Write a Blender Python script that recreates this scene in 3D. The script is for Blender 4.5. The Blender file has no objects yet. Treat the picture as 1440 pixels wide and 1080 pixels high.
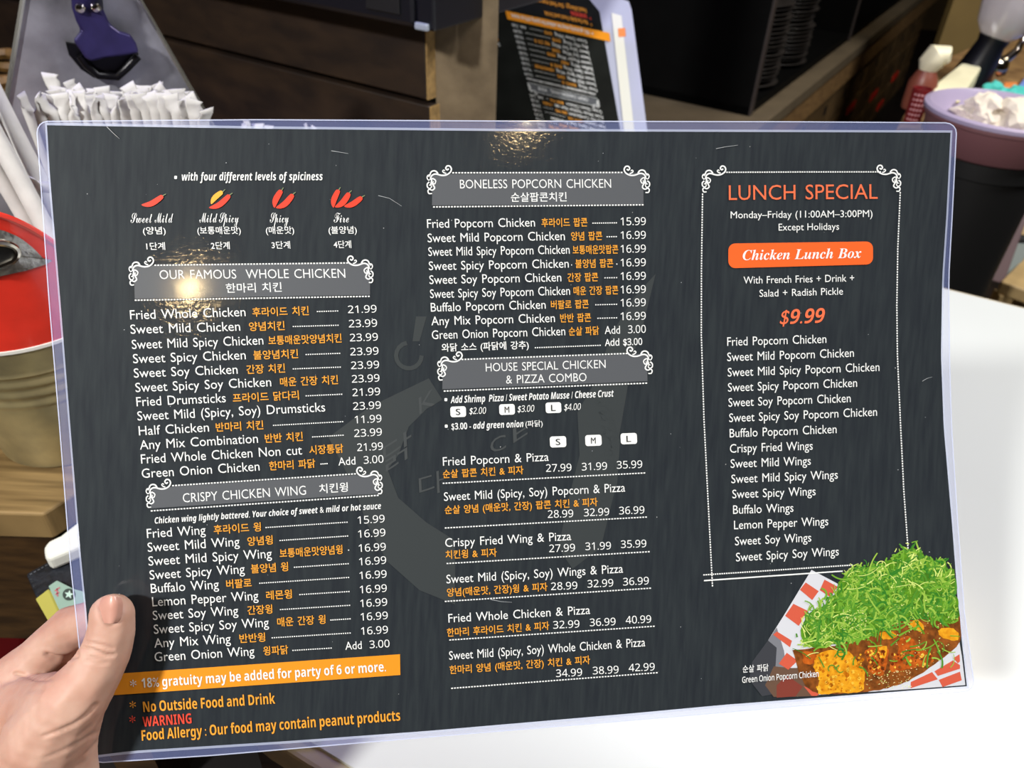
import bpy, bmesh, math, random
import numpy as np
from mathutils import Vector, Matrix
random.seed(7)
scene = bpy.context.scene
COL = scene.collection
V = Vector

# ------------------------------------------------------------------ camera
F = 1088.0                      # focal length in pixels of the 1440 x 1080 frame
down = V((-70, -1460, -1088)).normalized()
Zc = -down
Yc = (V((0, 0, -1)) - Zc * V((0, 0, -1)).dot(Zc)).normalized()
Xc = Yc.cross(Zc)
RM = Matrix((Xc, Yc, Zc))       # camera axes -> world axes
CAM = V((0, 0, 1.25))
cd = bpy.data.cameras.new('camera'); co = bpy.data.objects.new('camera', cd); COL.objects.link(co)
co.matrix_world = Matrix.Translation(CAM) @ RM.to_4x4()
cd.sensor_width = 36; cd.lens = F / 1440 * 36; cd.clip_start = .02; cd.clip_end = 50
cd.dof.use_dof = True; cd.dof.focus_distance = .374; cd.dof.aperture_fstop = 13
scene.camera = co

# ------------------------------------------------------------------ world, lights, exposure
w = bpy.data.worlds.new('room_ambience'); scene.world = w; w.use_nodes = True
w.node_tree.nodes['Background'].inputs[0].default_value = (.55, .6, .75, 1)
w.node_tree.nodes['Background'].inputs[1].default_value = .10
scene.view_settings.view_transform = 'Standard'; scene.view_settings.look = 'None'
scene.view_settings.gamma = 1; scene.view_settings.use_curve_mapping = False
scene.view_settings.exposure = 0.32

def area(name, loc, target, size, power, color):
    l = bpy.data.lights.new(name, 'AREA'); l.shape = 'DISK'; l.size = size; l.energy = power; l.color = color
    o = bpy.data.objects.new(name, l); COL.objects.link(o); o.location = loc
    o.rotation_euler = (V(target) - V(loc)).to_track_quat('-Z', 'Y').to_euler()
    return o
area('key_lamp', (-1.12, -.82, 2.32), (0, .35, .95), .18, 45, (1, .985, .95))
area('fill_lamp', (1.6, .7, 2.75), (.6, .6, .75), .9, 46, (1, 1, 1))  # unseen light added to lift the shadowed table beside the menu
area('back_lamp', (1.4, 1.6, 2.6), (1.0, 1.8, .4), .35, 9, (1, .86, .62))
def bulb(name, loc, power, color, r):
    l = bpy.data.lights.new(name, 'POINT'); l.energy = power; l.color = color; l.shadow_soft_size = r
    o = bpy.data.objects.new(name, l); COL.objects.link(o); o.location = loc; return o
area('violet_lamp', (-.62, .95, 1.75), (-.3, .58, 1.05), .12, 3, (.42, .36, 1))

# ------------------------------------------------------------------ pixel -> place helpers
def ray(px, py): return RM @ V(((px - 720) / F, (540 - py) / F, -1))
def P(px, py, D): return CAM + ray(px, py) * D
def on_z(px, py, z):
    r = ray(px, py); return CAM + r * ((z - CAM.z) / r.z)
def on_vert(px, py, P0, d):
    n = V((-d.y, d.x, 0)); r = ray(px, py); return CAM + r * ((P0 - CAM).dot(n) / r.dot(n))
def proj(p):
    c = RM.transposed() @ (p - CAM); return (720 - c.x / c.z * F, 540 + c.y / c.z * F)
def flat(v): return V((v.x, v.y, 0)).normalized()
dA = flat(ray(-1400, -270)); dB = V((dA.y, -dA.x, 0)); UP = V((0, 0, 1))   # A: away to the left, B: away to the right

# the held sheet: a gently bowed surface
_c = [(50, 170, .345), (1346, 172, .392), (1372, 972, .4055), (128, 1073, .358)]
_s = np.linalg.lstsq(np.array([[1, a, b] for a, b, _ in _c]), np.array([1 / d for *_, d in _c]), rcond=None)[0]
def sheetD(px, py):
    u = max(0, (px - 50) / 1300); v = min(1, max(0, (py - 170) / 860))
    return 1 / (_s[0] + _s[1] * px + _s[2] * py) + .014 * u * u * math.sin(math.pi * v)
def S(px, py, lift=0): return P(px, py, sheetD(px, py) - lift)

# ------------------------------------------------------------------ materials
def lin(c): return tuple(((x / 255) / 12.92 if x / 255 <= .04045 else ((x / 255 + .055) / 1.055) ** 2.4) for x in c)
MATS = {}
def mat(name, rgb, rough=.5, metal=0, noise=0, nscale=20, stretch=(1, 1, 1), bump=0, spec=.5, coat=0, trans=0, rgb2=None, sss=0, detail=4, emit=0, coat_rough=.08):
    if name in MATS: return MATS[name]
    m = bpy.data.materials.new(name); m.use_nodes = True; MATS[name] = m
    nt = m.node_tree; b = nt.nodes['Principled BSDF']; L = nt.links
    c = lin(rgb)
    b.inputs['Base Color'].default_value = (*c, 1); b.inputs['Roughness'].default_value = rough
    b.inputs['Metallic'].default_value = metal; b.inputs['Specular IOR Level'].default_value = spec
    if coat: b.inputs['Coat Weight'].default_value = coat; b.inputs['Coat Roughness'].default_value = coat_rough
    if trans: b.inputs['Transmission Weight'].default_value = trans
    if sss:
        b.inputs['Subsurface Weight'].default_value = sss; b.inputs['Subsurface Radius'].default_value = (1, .35, .2); b.inputs['Subsurface Scale'].default_value = .004
    if emit:
        b.inputs['Emission Color'].default_value = (*c, 1); b.inputs['Emission Strength'].default_value = emit
    if noise or bump or rgb2:
        tc = nt.nodes.new('ShaderNodeTexCoord'); mp = nt.nodes.new('ShaderNodeMapping'); mp.inputs['Scale'].default_value = stretch
        n = nt.nodes.new('ShaderNodeTexNoise'); n.inputs['Scale'].default_value = nscale; n.inputs['Detail'].default_value = detail
        L.new(tc.outputs['Object'], mp.inputs[0]); L.new(mp.outputs[0], n.inputs['Vector'])
        r = nt.nodes.new('ShaderNodeValToRGB'); L.new(n.outputs[0], r.inputs[0])
        r.color_ramp.elements[0].position = .32; r.color_ramp.elements[1].position = .68
        c2 = lin(rgb2) if rgb2 else tuple(x * (1 + noise) for x in c)
        c1 = c if rgb2 else tuple(x * (1 - noise) for x in c)
        r.color_ramp.elements[0].color = (*c1, 1); r.color_ramp.elements[1].color = (*c2, 1)
        L.new(r.outputs[0], b.inputs['Base Color'])
        if bump:
            bp = nt.nodes.new('ShaderNodeBump'); bp.inputs['Strength'].default_value = bump; bp.inputs['Distance'].default_value = .002
            L.new(n.outputs[0], bp.inputs['Height']); L.new(bp.outputs[0], b.inputs['Normal'])
    return m

def film_mat(name, rgb, alpha, rough=.12):
    m = bpy.data.materials.new(name); m.use_nodes = True; nt = m.node_tree; b = nt.nodes['Principled BSDF']
    b.inputs['Base Color'].default_value = (*lin(rgb), 1); b.inputs['Roughness'].default_value = rough; b.inputs['Alpha'].default_value = alpha
    b.inputs['Coat Weight'].default_value = 1; b.inputs['Coat Roughness'].default_value = .03
    return m

# ------------------------------------------------------------------ mesh helpers
class MB:
    def __init__(s): s.v = []; s.f = []; s.mi = []; s.smooth = False
    def add(s, verts, faces, mi=0):
        k = len(s.v); s.v += [V(p) for p in verts]; s.f += [tuple(i + k for i in f) for f in faces]; s.mi += [mi] * len(faces); return s
    def box(s, p, a, b, c, mi=0):           # corner + three edge vectors
        p = V(p); q = [p, p + a, p + a + b, p + b]; return s.add(q + [x + c for x in q], [(0, 3, 2, 1), (4, 5, 6, 7), (0, 1, 5, 4), (1, 2, 6, 5), (2, 3, 7, 6), (3, 0, 4, 7)], mi)
    def prism(s, pts, e, mi=0):             # polygon extruded by vector e
        n = len(pts); pts = [V(p) for p in pts]
        return s.add(pts + [p + e for p in pts], [tuple(range(n))[::-1], tuple(range(n, 2 * n))] + [(i, (i + 1) % n, n + (i + 1) % n, n + i) for i in range(n)], mi)
    def tube(s, pts, r, n=10, mi=0, flat=None, cap=True):
        pts = [V(p) for p in pts]; rs = r if isinstance(r, (list, tuple)) else [r] * len(pts); rings = []; prev = None
        for i, p in enumerate(pts):
            t = (pts[min(i + 1, len(pts) - 1)] - pts[max(i - 1, 0)]).normalized()
            a = prev if prev else (V((1, 0, 0)) if abs(t.x) < .8 else V((0, 1, 0)))
            a = (a - t * a.dot(t)).normalized(); prev = a; b = t.cross(a)
            fl = flat[i] if flat else 1
            rings.append([p + a * math.cos(q) * rs[i] * (1 + .42 * (1 - fl) if flat else 1) + b * math.sin(q) * rs[i] * fl for q in [2 * math.pi * j / n for j in range(n)]])
        vs = [x for rg in rings for x in rg]; fs = [(i * n + j, i * n + (j + 1) % n, (i + 1) * n + (j + 1) % n, (i + 1) * n + j) for i in range(len(pts) - 1) for j in range(n)]
        if cap: fs += [tuple(range(n))[::-1], tuple(range(len(vs) - n, len(vs)))]
        return s.add(vs, fs, mi)
    def lathe(s, c, prof, n=40, axis=UP, a0=0, a1=2 * math.pi, mi=0, wob=None):
        c = V(c); ax = V(axis).normalized(); x = ax.orthogonal().normalized(); y = ax.cross(x); full = abs(a1 - a0 - 2 * math.pi) < 1e-4
        m = n if full else n + 1; vs = []
        for r, h in prof:
            for j in range(m):
                q = a0 + (a1 - a0) * j / n; rr = r * (wob(q, h) if wob else 1); vs.append(c + x * math.cos(q) * rr + y * math.sin(q) * rr + ax * h)
        fs = [(i * m + j, i * m + (j + 1) % m, (i + 1) * m + (j + 1) % m, (i + 1) * m + j) for i in range(len(prof) - 1) for j in range(n)]
        return s.add(vs, fs, mi)
    def grid(s, fn, nu, nv, mi=0):
        vs = [fn(i / nu, j / nv) for j in range(nv + 1) for i in range(nu + 1)]
        return s.add(vs, [(j * (nu + 1) + i, j * (nu + 1) + i + 1, (j + 1) * (nu + 1) + i + 1, (j + 1) * (nu + 1) + i) for j in range(nv) for i in range(nu)], mi)

def obj(name, mb, m, parent=None, smooth=False, bevel=0, label=None, seg=2, kind=None):
    me = bpy.data.meshes.new(name); off = parent_loc(parent) if parent else V((0, 0, 0))
    if isinstance(mb, bpy.types.Mesh): me = mb
    else:
        me.from_pydata([v - off for v in mb.v], [], mb.f)
        if any(mb.mi): me.polygons.foreach_set('material_index', mb.mi)
    for x in (m if isinstance(m, (list, tuple)) else [m]): me.materials.append(x)
    if smooth: me.polygons.foreach_set('use_smooth', [True] * len(me.polygons))
    me.update()
    o = bpy.data.objects.new(name, me); COL.objects.link(o)
    if bevel or smooth:
        bm = bmesh.new(); bm.from_mesh(me)
        bmesh.ops.recalc_face_normals(bm, faces=bm.faces)
        if bevel: bmesh.ops.bevel(bm, geom=[e for e in bm.edges if len(e.link_faces) == 2 and e.calc_face_angle(0) > .5], offset=bevel, segments=seg, affect='EDGES', profile=.5, clamp_overlap=True)
        bm.to_mesh(me); bm.free()
        if smooth and not bevel: me.set_sharp_from_angle(angle=.7)
    if parent: o.parent = parent
    if label: o['label'] = label
    if kind: o['kind'] = kind
    return o
def parent_loc(p):
    l = V((0, 0, 0))
    while p: l += p.location; p = p.parent
    return l
def tag(o, label=None, cat=None, group=None, kind=None):
    if label: o['label'] = label
    if cat: o['category'] = cat
    if group: o['group'] = group
    if kind: o['kind'] = kind
    return o
def thing(name, loc, label, cat, group=None):
    o = bpy.data.objects.new(name, None); COL.objects.link(o); o.location = loc; o.empty_display_size = .05
    return tag(o, label, cat, group)
def copy_tree(o, parent=None):
    c = o.copy(); COL.objects.link(c)
    if parent: c.parent = parent
    for ch in list(o.children): copy_tree(ch, c)
    return c

# ------------------------------------------------------------------ the room
wall_m = mat('brown_wall', (92, 74, 46), .8, noise=.25, nscale=3, bump=.1)
dark_wall = mat('dark_wall', (34, 22, 18), .85, noise=.3, nscale=4)
st = lambda n, mb, m: tag(obj(n, mb, m), kind='structure')
st('floor', MB().box((-3, -2.5, -.05), V((8, 0, 0)), V((0, 9, 0)), V((0, 0, .05))), mat('dark_floor', (30, 20, 18), .6, noise=.4, nscale=9))
st('ceiling', MB().box((-3, -2.5, 2.9), V((8, 0, 0)), V((0, 9, 0)), V((0, 0, .05))), mat('grey_ceiling', (96, 98, 108), .8, noise=.1, nscale=2))
st('wall_back', MB().box((-3, 6.5, 0), V((8, 0, 0)), V((0, .1, 0)), V((0, 0, 2.9))), wall_m)
st('wall_front', MB().box((-3, -2.6, 0), V((8, 0, 0)), V((0, .1, 0)), V((0, 0, 2.9))), dark_wall)
st('wall_left', MB().box((-3.1, -2.5, 0), V((.1, 0, 0)), V((0, 9, 0)), V((0, 0, 2.9))), dark_wall)
st('wall_right', MB().box((5, -2.5, 0), V((.1, 0, 0)), V((0, 9, 0)), V((0, 0, 2.9))), wall_m)

# ------------------------------------------------------------------ white table
ZT = .75
def line_z(a, b, z): return on_z(*a, z), on_z(*b, z)
near = on_z(475, 1066, ZT); far = on_z(1335, 408, ZT)
dT = flat(on_z(1440, 434, ZT) - far); nT = V((-dT.y, dT.x, 0))          # along the far edge, and across away from us
depth_T = abs((far - near).dot(nT))
Lc = near - dT * .10                                                      # left end of the near edge
Lf = Lc + nT * (depth_T if (far - near).dot(nT) > 0 else -depth_T)
acr = (Lf - Lc).normalized()
def rounded(c, ux, uy, lx, ly, r, n=8):
    pts = []
    for cx, cy, a in ((r, r, math.pi), (lx - r, r, 1.5 * math.pi), (lx - r, ly - r, 0), (r, ly - r, .5 * math.pi)):
        for k in range(n + 1):
            q = a + k / n * math.pi / 2; pts.append(c + ux * (cx + r * math.cos(q)) + uy * (cy + r * math.sin(q)))
    return pts
tb = thing('table', Lc + dT * .8 + acr * depth_T / 2 - UP * ZT, 'white laminate table with beige edge reaching out under the held menu', 'table')
obj('tabletop', MB().prism([p - UP * .004 for p in rounded(Lc, dT, acr, 1.6, depth_T, .05)], UP * .004), mat('white_laminate', (214, 218, 216), .22, noise=.02, nscale=3), tb)
obj('edge_band', MB().prism([p - UP * .034 for p in rounded(Lc - dT * .012 - acr * .012, dT, acr, 1.624, depth_T + .024, .06)], UP * .031), mat('beige_edge', (186, 172, 146), .5, noise=.1, nscale=40), tb, bevel=.003)
ctr = Lc + dT * .8 + acr * depth_T / 2
obj('pedestal', MB().lathe(V((ctr.x, ctr.y, 0)), [(.0, 0), (.26, 0), (.26, .015), (.05, .04), (.035, .06), (.035, ZT - .06), (.12, ZT - .035), (0, ZT - .034)], 32), mat('black_metal', (22, 22, 24), .4, metal=.6), tb, smooth=True)

# ------------------------------------------------------------------ wooden counter with plank wall and post
ZC = .80
c0 = on_z(-330, 712, ZC); c1 = on_z(60, 723, ZC)
wd = thing('wooden_counter', on_z(0, 700, ZC) - UP * ZC, 'rough brown wooden counter at the left under the red bucket', 'counter')
wood_top = mat('worn_wood_top', (96, 76, 46), .45, stretch=(1, 14, 1), nscale=9, rgb2=(150, 124, 82), bump=.25)
wood_side = mat('dark_stained_wood', (48, 32, 14), .5, stretch=(3, 3, 12), nscale=10, rgb2=(74, 52, 26), bump=.2)
PL = P(600, 145, .98); PL0 = PL.copy()
c2 = c1 + dB * .75; c3 = c2 + dA * 1.2; c4 = c0 + dA * .5
obj('board', MB().prism([p - UP * .028 for p in (c0, c1, c2, c3, c4)], UP * .028), wood_top, wd, bevel=.002, label='worn worktop board')
obj('front_panel', MB().prism([p - UP * .17 for p in (c0 + V((0, .006, 0)), c1 + V((-.006, .006, 0)), c1 + V((-.03, .04, 0)), c0 + V((0, .04, 0)))], UP * .14), wood_side, wd)
obj('side_panel', MB().prism([p - UP * .17 for p in (c1 + V((-.03, .04, 0)), c1 + V((-.006, .03, 0)), c2 - dA * -.01, c2 + dA * .03)], UP * .14), mat('black_side', (20, 15, 12), .6), wd)
for q in (c0.lerp(c1, .1), c1 + dA * .06 + dB * .06, c2 + dA * .08 - dB * .08, c3 - dA * .1 - dB * .08):
    obj('leg', MB().box(q - V((.025, .0, q.z)), V((.05, 0, 0)), V((0, .05, 0)), V((0, 0, ZC - .03))), wood_side, wd)

# plank wall standing on the counter: horizontal boards, end grain to the right
pw = thing('plank_screen', V((PL.x, PL.y, ZC)), 'dark brown plank screen with pale sawn board ends behind the straws', 'screen')
zj = PL.z                                        # the joint between the two top boards
hz = on_vert(596, 27, PL, dA).z - zj
plank_m = mat('brown_plank', (25, 16, 12), .5, stretch=(2.5, 2.5, 7), nscale=6, rgb2=(44, 31, 21), bump=.15)
grain_m = mat('sawn_end_grain', (150, 120, 72), .8, noise=.25, nscale=120, bump=.5)
for k, (a, b) in enumerate(((zj + .004, zj + hz), (zj - hz - .02, zj - .003), (ZC, zj - hz - .027))):
    if b - a < .02: continue
    o = V((PL.x, PL.y, 0)) + UP * a + (V((0, 0, 0)) if k != 1 else -dA * .004)
    obj('plank', MB().box(o, dA * 1.1, dB * .022, UP * (b - a)), plank_m, pw, bevel=.002)
    obj('board_end', MB().box(o - dA * .0025, dA * .002, dB * .022, UP * (b - a - .001)), grain_m, pw, label='pale sawn board end')
# black tray on top of the planks
tr0 = on_vert(583, 27, PL - dB * .05, dA); tr0 = V((tr0.x, tr0.y, zj + hz + .001))
tt = thing('black_tray', tr0 + dA * .2, 'black plastic tray lying on top of the plank screen', 'tray')
obj('tray_body', MB().box(tr0, dA * .7, dB * .30, UP * .06), mat('black_plastic', (16, 17, 24), .35), tt, bevel=.006)
obj('end_block', MB().box(tr0 - dA * .026 + dB * .002, dA * .025, dB * .28, UP * .058), mat('black_plastic', (16, 17, 24)), tt, bevel=.003)
obj('corner_guard', MB().box(tr0 - dA * .020 - dB * .003, dA * .019, dB * .006, UP * .008), mat('grey_tab', (150, 158, 172), .4), tt, bevel=.002, label='pale grey corner tab')
obj('recess', MB().box(tr0 + dA * .02 - dB * .002 + UP * .012, dA * .05, dB * .002, UP * .028), mat('recess_black', (5, 5, 7), .6), tt, bevel=.0008)
# post
Pp = P(613, 160, 1.0); Pq = P(697, 160, 1.0); dp = flat(Pq - Pp); wp = (V((Pq.x, Pq.y, 0)) - V((Pp.x, Pp.y, 0))).length; np_ = V((-dp.y, dp.x, 0))
po = obj('wooden_post', MB().box(V((Pp.x, Pp.y, ZC)), dp * wp, np_ * .045, UP * .75), mat('rough_grey_wood', (90, 76, 56), .8, rgb2=(120, 104, 80), nscale=26, bump=.9, detail=9), bevel=.002)
tag(po, 'rough grey-brown square wooden post between planks and second menu', 'post')

# ------------------------------------------------------------------ lettering
_fcache = {}
_TC = bpy.data.curves.new('t', 'FONT'); _TC.resolution_u = 3; _TO = bpy.data.objects.new('t', _TC)
def mathabc(s, up_, lo_, dg=None):
    return ''.join(chr(up_ + ord(c) - 65) if 'A' <= c <= 'Z' else chr(lo_ + ord(c) - 97) if 'a' <= c <= 'z' else chr(dg + ord(c) - 48) if dg and '0' <= c <= '9' else c for c in s)
def alpha(style, s):
    return {'gill': lambda: s, 'num': lambda: mathabc(s, 65, 97, 0x1D7E2), 'ital': lambda: mathabc(s, 0x1D608, 0x1D622, 0x1D7E2), 'bold': lambda: mathabc(s, 0x1D5D4, 0x1D5EE, 0x1D7EC),
            'boldital': lambda: mathabc(s, 0x1D63C, 0x1D656, 0x1D7EC), 'serif': lambda: mathabc(s, 0x1D468, 0x1D482), 'script': lambda: mathabc(s, 0x1D4D0, 0x1D4EA), 'ko': lambda: s, 'sans': lambda: mathabc(s, 0x1D5A0, 0x1D5BA, 0x1D7E2)}[style]()
def glyphs(s, style, bold, wspace):
    key = (s, style, bold, wspace)
    if key in _fcache: return _fcache[key]
    c, o = _TC, _TO; c.body = alpha(style, s); c.offset = bold; c.space_word = wspace
    me = bpy.data.meshes.new_from_object(o)
    vs = np.zeros(len(me.vertices) * 3); me.vertices.foreach_get('co', vs); vs = vs.reshape(-1, 3)
    fs = [tuple(p.vertices) for p in me.polygons]
    bpy.data.meshes.remove(me)
    _fcache[key] = (vs, fs); return vs, fs
def caph(style, bold):
    ch = {'num': '9', 'ko': '한', 'script': 'M', 'serif': 'B'}.get(style, 'H')
    vs, _ = glyphs(ch, style, bold, 1)
    return (vs[:, 1].min(), vs[:, 1].max())
def kslant(x): return .09 - (x - 90) * .00008
TEXTS = []      # (name, verts_px, faces, colour)
def text(s, x0, y0, x1, y1, h, col='white', style='gill', bold=0.0, shear=0.0, ws=1.35, lift=.00035, name='lettering'):
    vs, fs = glyphs(s, style, bold, ws)
    lo, hi = caph(style, bold)
    if style == 'num': lo = glyphs('9', style, bold, 1)[0][:, 1].min()
    if style == 'gill' or style in ('bold', 'boldital', 'ital', 'serif', 'script', 'sans'): lo = 0
    mx0, mx1 = vs[:, 0].min(), vs[:, 0].max(); sy = h / (hi - lo)
    k = kslant((x0 + x1) / 2); out = []
    for x, y, _ in vs:
        t = (x - mx0) / (mx1 - mx0); yy = (y - lo) * sy
        out.append((x0 + (x1 - x0) * t - k * yy + shear * yy, y0 + (y1 - y0) * t - yy))
    TEXTS.append((name, out, fs, col, lift))
def rows(ox, oy, sc, data, **kw):
    for s, x0, y0, x1, y1, h, *r in data:
        d = dict(kw); d.update(r[0] if r else {})
        text(s, ox + x0 / sc, oy + y0 / sc, ox + x1 / sc, oy + y1 / sc, h, **d)
def refine(vs, fs, L_=14):
    bm = bmesh.new(); q = [bm.verts.new((x, y, 0)) for x, y in vs]
    for f in fs:
        try: bm.faces.new([q[i] for i in f]).normal_update()
        except ValueError: pass
    bmesh.ops.triangulate(bm, faces=bm.faces, ngon_method='EAR_CLIP')
    for _ in range(6):
        e = [e for e in bm.edges if e.calc_length() > L_]
        if not e: break
        bmesh.ops.subdivide_edges(bm, edges=e, cuts=1, use_grid_fill=False); bmesh.ops.triangulate(bm, faces=bm.faces)
    bm.verts.index_update(); out = [(v.co.x, v.co.y) for v in bm.verts], [tuple(v.index for v in f.verts) for f in bm.faces]
    bm.free(); return out
def poly_px(name, pts, col, lift=.0002): TEXTS.append((name, pts, [tuple(range(len(pts)))], col, lift))
def subdiv_quad(name, q, nu, nv, col, lift):
    vs = []; fs = []
    for j in range(nv + 1):
        for i in range(nu + 1):
            u = i / nu; v = j / nv
            vs.append(tuple((q[0][k] * (1 - u) + q[1][k] * u) * (1 - v) + (q[3][k] * (1 - u) + q[2][k] * u) * v for k in (0, 1)))
    for j in range(nv):
        for i in range(nu): a = j * (nu + 1) + i; fs.append((a, a + 1, a + nu + 2, a + nu + 1))
    TEXTS.append((name, vs, fs, col, lift))
def dotted(x0, y0, x1, y1, period=4.2, ln=2.7, th=1.9, col='white', name='dotted_rule', path=None):
    pts = path or [(x0, y0), (x1, y1)]; vs = []; fs = []
    seg = [(V(a), V(b)) for a, b in zip(pts, pts[1:])]; total = sum((b - a).length for a, b in seg); t = 0
    def at(t):
        for a, b in seg:
            l = (b - a).length
            if t <= l or (a, b) == seg[-1]: return a + (b - a) * t / l, (b - a) / l
            t -= l
    n = max(1, round(total / period)); per = total / n
    for i in range(n):
        p, d = at(i * per); q = V((-d.y, d.x)) * th / 2; p2 = p + d * min(ln, per * .72)
        k = len(vs); vs += [tuple(p + q), tuple(p2 + q), tuple(p2 - q), tuple(p - q)]; fs.append((k, k + 1, k + 2, k + 3))
    TEXTS.append((name, vs, fs, col, .00035))
def catmull(pts, n=6):
    out = []; P_ = [pts[0]] + list(pts) + [pts[-1]]
    for i in range(1, len(P_) - 2):
        for k in range(n):
            t = k / n; out.append(tuple(.5 * (2 * P_[i][j] + (P_[i + 1][j] - P_[i - 1][j]) * t + (2 * P_[i - 1][j] - 5 * P_[i][j] + 4 * P_[i + 1][j] - P_[i + 2][j]) * t * t + (3 * P_[i][j] - P_[i - 1][j] - 3 * P_[i + 1][j] + P_[i + 2][j]) * t ** 3) for j in range(len(pts[0]))))
    return out + [tuple(pts[-1])]
def ribbon(pts, w0, w1=None, wf=None):
    vs = []; n = len(pts); w1 = w0 if w1 is None else w1
    for i, p in enumerate(pts):
        a = V(pts[max(i - 1, 0)][:2]); b = V(pts[min(i + 1, n - 1)][:2]); d = (b - a)
        d = d.normalized() if d.length > 1e-6 else V((1, 0)); q = V((-d.y, d.x)); t = i / (n - 1)
        w = wf(t) if wf else w0 + (w1 - w0) * t
        vs += [tuple(V(p[:2]) + q * w / 2), tuple(V(p[:2]) - q * w / 2)]
    return vs, [(2 * i, 2 * i + 1, 2 * i + 3, 2 * i + 2) for i in range(n - 1)]
SCROLL = [([(330, 480), (350, 400), (340, 340), (375, 300), (430, 290), (520, 315), (600, 310), (665, 270), (690, 215), (665, 165), (620, 160), (595, 195), (620, 225), (645, 205)], 26, 24),
          ([(600, 285), (560, 270), (540, 245), (560, 225), (578, 245)], 22, 14), ([(460, 285), (430, 245), (385, 235), (345, 255), (325, 300), (300, 330)], 26, 22),
          ([(330, 300), (290, 310), (275, 350), (300, 390), (330, 370), (325, 345)], 22, 12), ([(360, 360), (400, 380), (420, 410), (400, 455), (370, 440), (380, 410)], 22, 16),
          ([(310, 420), (275, 455), (280, 510), (320, 530), (345, 500), (325, 470), (305, 480)], 24, 14), ([(350, 440), (385, 490), (395, 530), (355, 560), (310, 545), (283, 570), (300, 615), (350, 615)], 24, 20)]
def ornament(cx, cy, sx=1, sy=1, rot=0, name='scroll_ornament'):
    vs = []; fs = []; s = 1 / 12
    for pts, a, b in SCROLL:
        q = [((x - 330) * s * sx, (y - 290) * s * sy) for x, y in catmull(pts, 5)]
        q = [(cx + x * math.cos(rot) - y * math.sin(rot), cy + x * math.sin(rot) + y * math.cos(rot)) for x, y in q]
        v, f = ribbon(q, a * s, b * s); k = len(vs); vs += v; fs += [tuple(i + k for i in g) for g in f]
    TEXTS.append((name, vs, fs, 'white', .00045))

KO = dict(col='amber', style='ko', bold=.012); PR = dict(style='num', bold=0.0)
def item_rows(ox, oy, sc, lst, h=12.8, hk=12.6, hp=10.8):
    for base0, base1, segs in lst:                 # baseline ends and the pieces between
        (ax, ay), (bx, by) = base0, base1
        Y = lambda x: ay + (by - ay) * (x - ax) / (bx - ax)
        for kind, s, x0, x1 in segs:
            if kind == 'd':
                dotted(ox + x0 / sc, oy + (Y(x0) - 14 * sc / 3.8) / sc, ox + x1 / sc, oy + (Y(x1) - 14 * sc / 3.8) / sc, 3.1, 1.9, 1.5)
                continue
            dy = {'e': 0, 'k': 3, 'p': 0, 'a': 0}[kind]
            kw = {'e': dict(h=h), 'k': dict(h=hk, **KO), 'p': dict(h=hp, **PR), 'a': dict(h=11)}[kind]
            text(s, ox + x0 / sc, oy + (Y(x0) + dy) / sc, ox + x1 / sc, oy + (Y(x1) + dy) / sc, **kw)
item_rows(170, 420, 3.6, [
 ((48, 105), (1295, 70), [('e', 'Fried Whole Chicken', 48, 632), ('k', '후라이드 치킨', 667, 952), ('d', '', 992, 1105), ('p', '21.99', 1150, 1295)]),
 ((50, 178), (1298, 142), [('e', 'Sweet Mild Chicken', 50, 605), ('k', '양념치킨', 650, 830), ('d', '', 870, 1107), ('p', '23.99', 1155, 1298)]),
 ((57, 255), (1302, 212), [('e', 'Sweet Mild Spicy Chicken', 57, 722), ('k', '보통매운맛양념치킨', 748, 1118), ('p', '23.99', 1160, 1302)]),
 ((63, 327), (1305, 283), [('e', 'Sweet Spicy Chicken', 63, 633), ('k', '불양념치킨', 672, 898), ('d', '', 935, 1115), ('p', '23.99', 1162, 1305)]),
 ((67, 400), (1308, 352), [('e', 'Sweet Soy Chicken', 67, 592), ('k', '간장 치킨', 637, 832), ('d', '', 870, 1118), ('p', '23.99', 1166, 1308)]),
 ((75, 473), (1310, 420), [('e', 'Sweet Spicy Soy Chicken', 75, 762), ('k', '매운 간장 치킨', 807, 1100), ('p', '23.99', 1170, 1310)]),
 ((80, 545), (1313, 488), [('e', 'Fried Drumsticks', 80, 532), ('k', '프라이드 닭다리', 568, 902), ('d', '', 935, 1125), ('p', '21.99', 1173, 1313)]),
 ((85, 617), (1317, 557), [('e', 'Sweet Mild (Spicy, Soy) Drumsticks', 85, 1035), ('p', '23.99', 1176, 1317)]),
 ((92, 692), (1320, 625), [('e', 'Half Chicken', 92, 447), ('k', '반마리 치킨', 482, 722), ('d', '', 770, 1130), ('p', '11.99', 1185, 1320)]),
 ((97, 764), (1322, 693), [('e', 'Any Mix Combination', 97, 695), ('k', '반반 치킨', 730, 922), ('d', '', 968, 1132), ('p', '23.99', 1182, 1322)]),
 ((103, 835), (1327, 765), [('e', 'Fried Whole Chicken Non cut', 103, 918), ('k', '시장통닭', 955, 1127), ('p', '21.99', 1197, 1327)]),
 ((107, 908), (1330, 830), [('e', 'Green Onion Chicken', 107, 703), ('k', '한마리 파닭', 752, 985), ('d', '', 1010, 1050), ('a', 'Add', 1102, 1188), ('p', '3.00', 1230, 1330)])])
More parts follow.
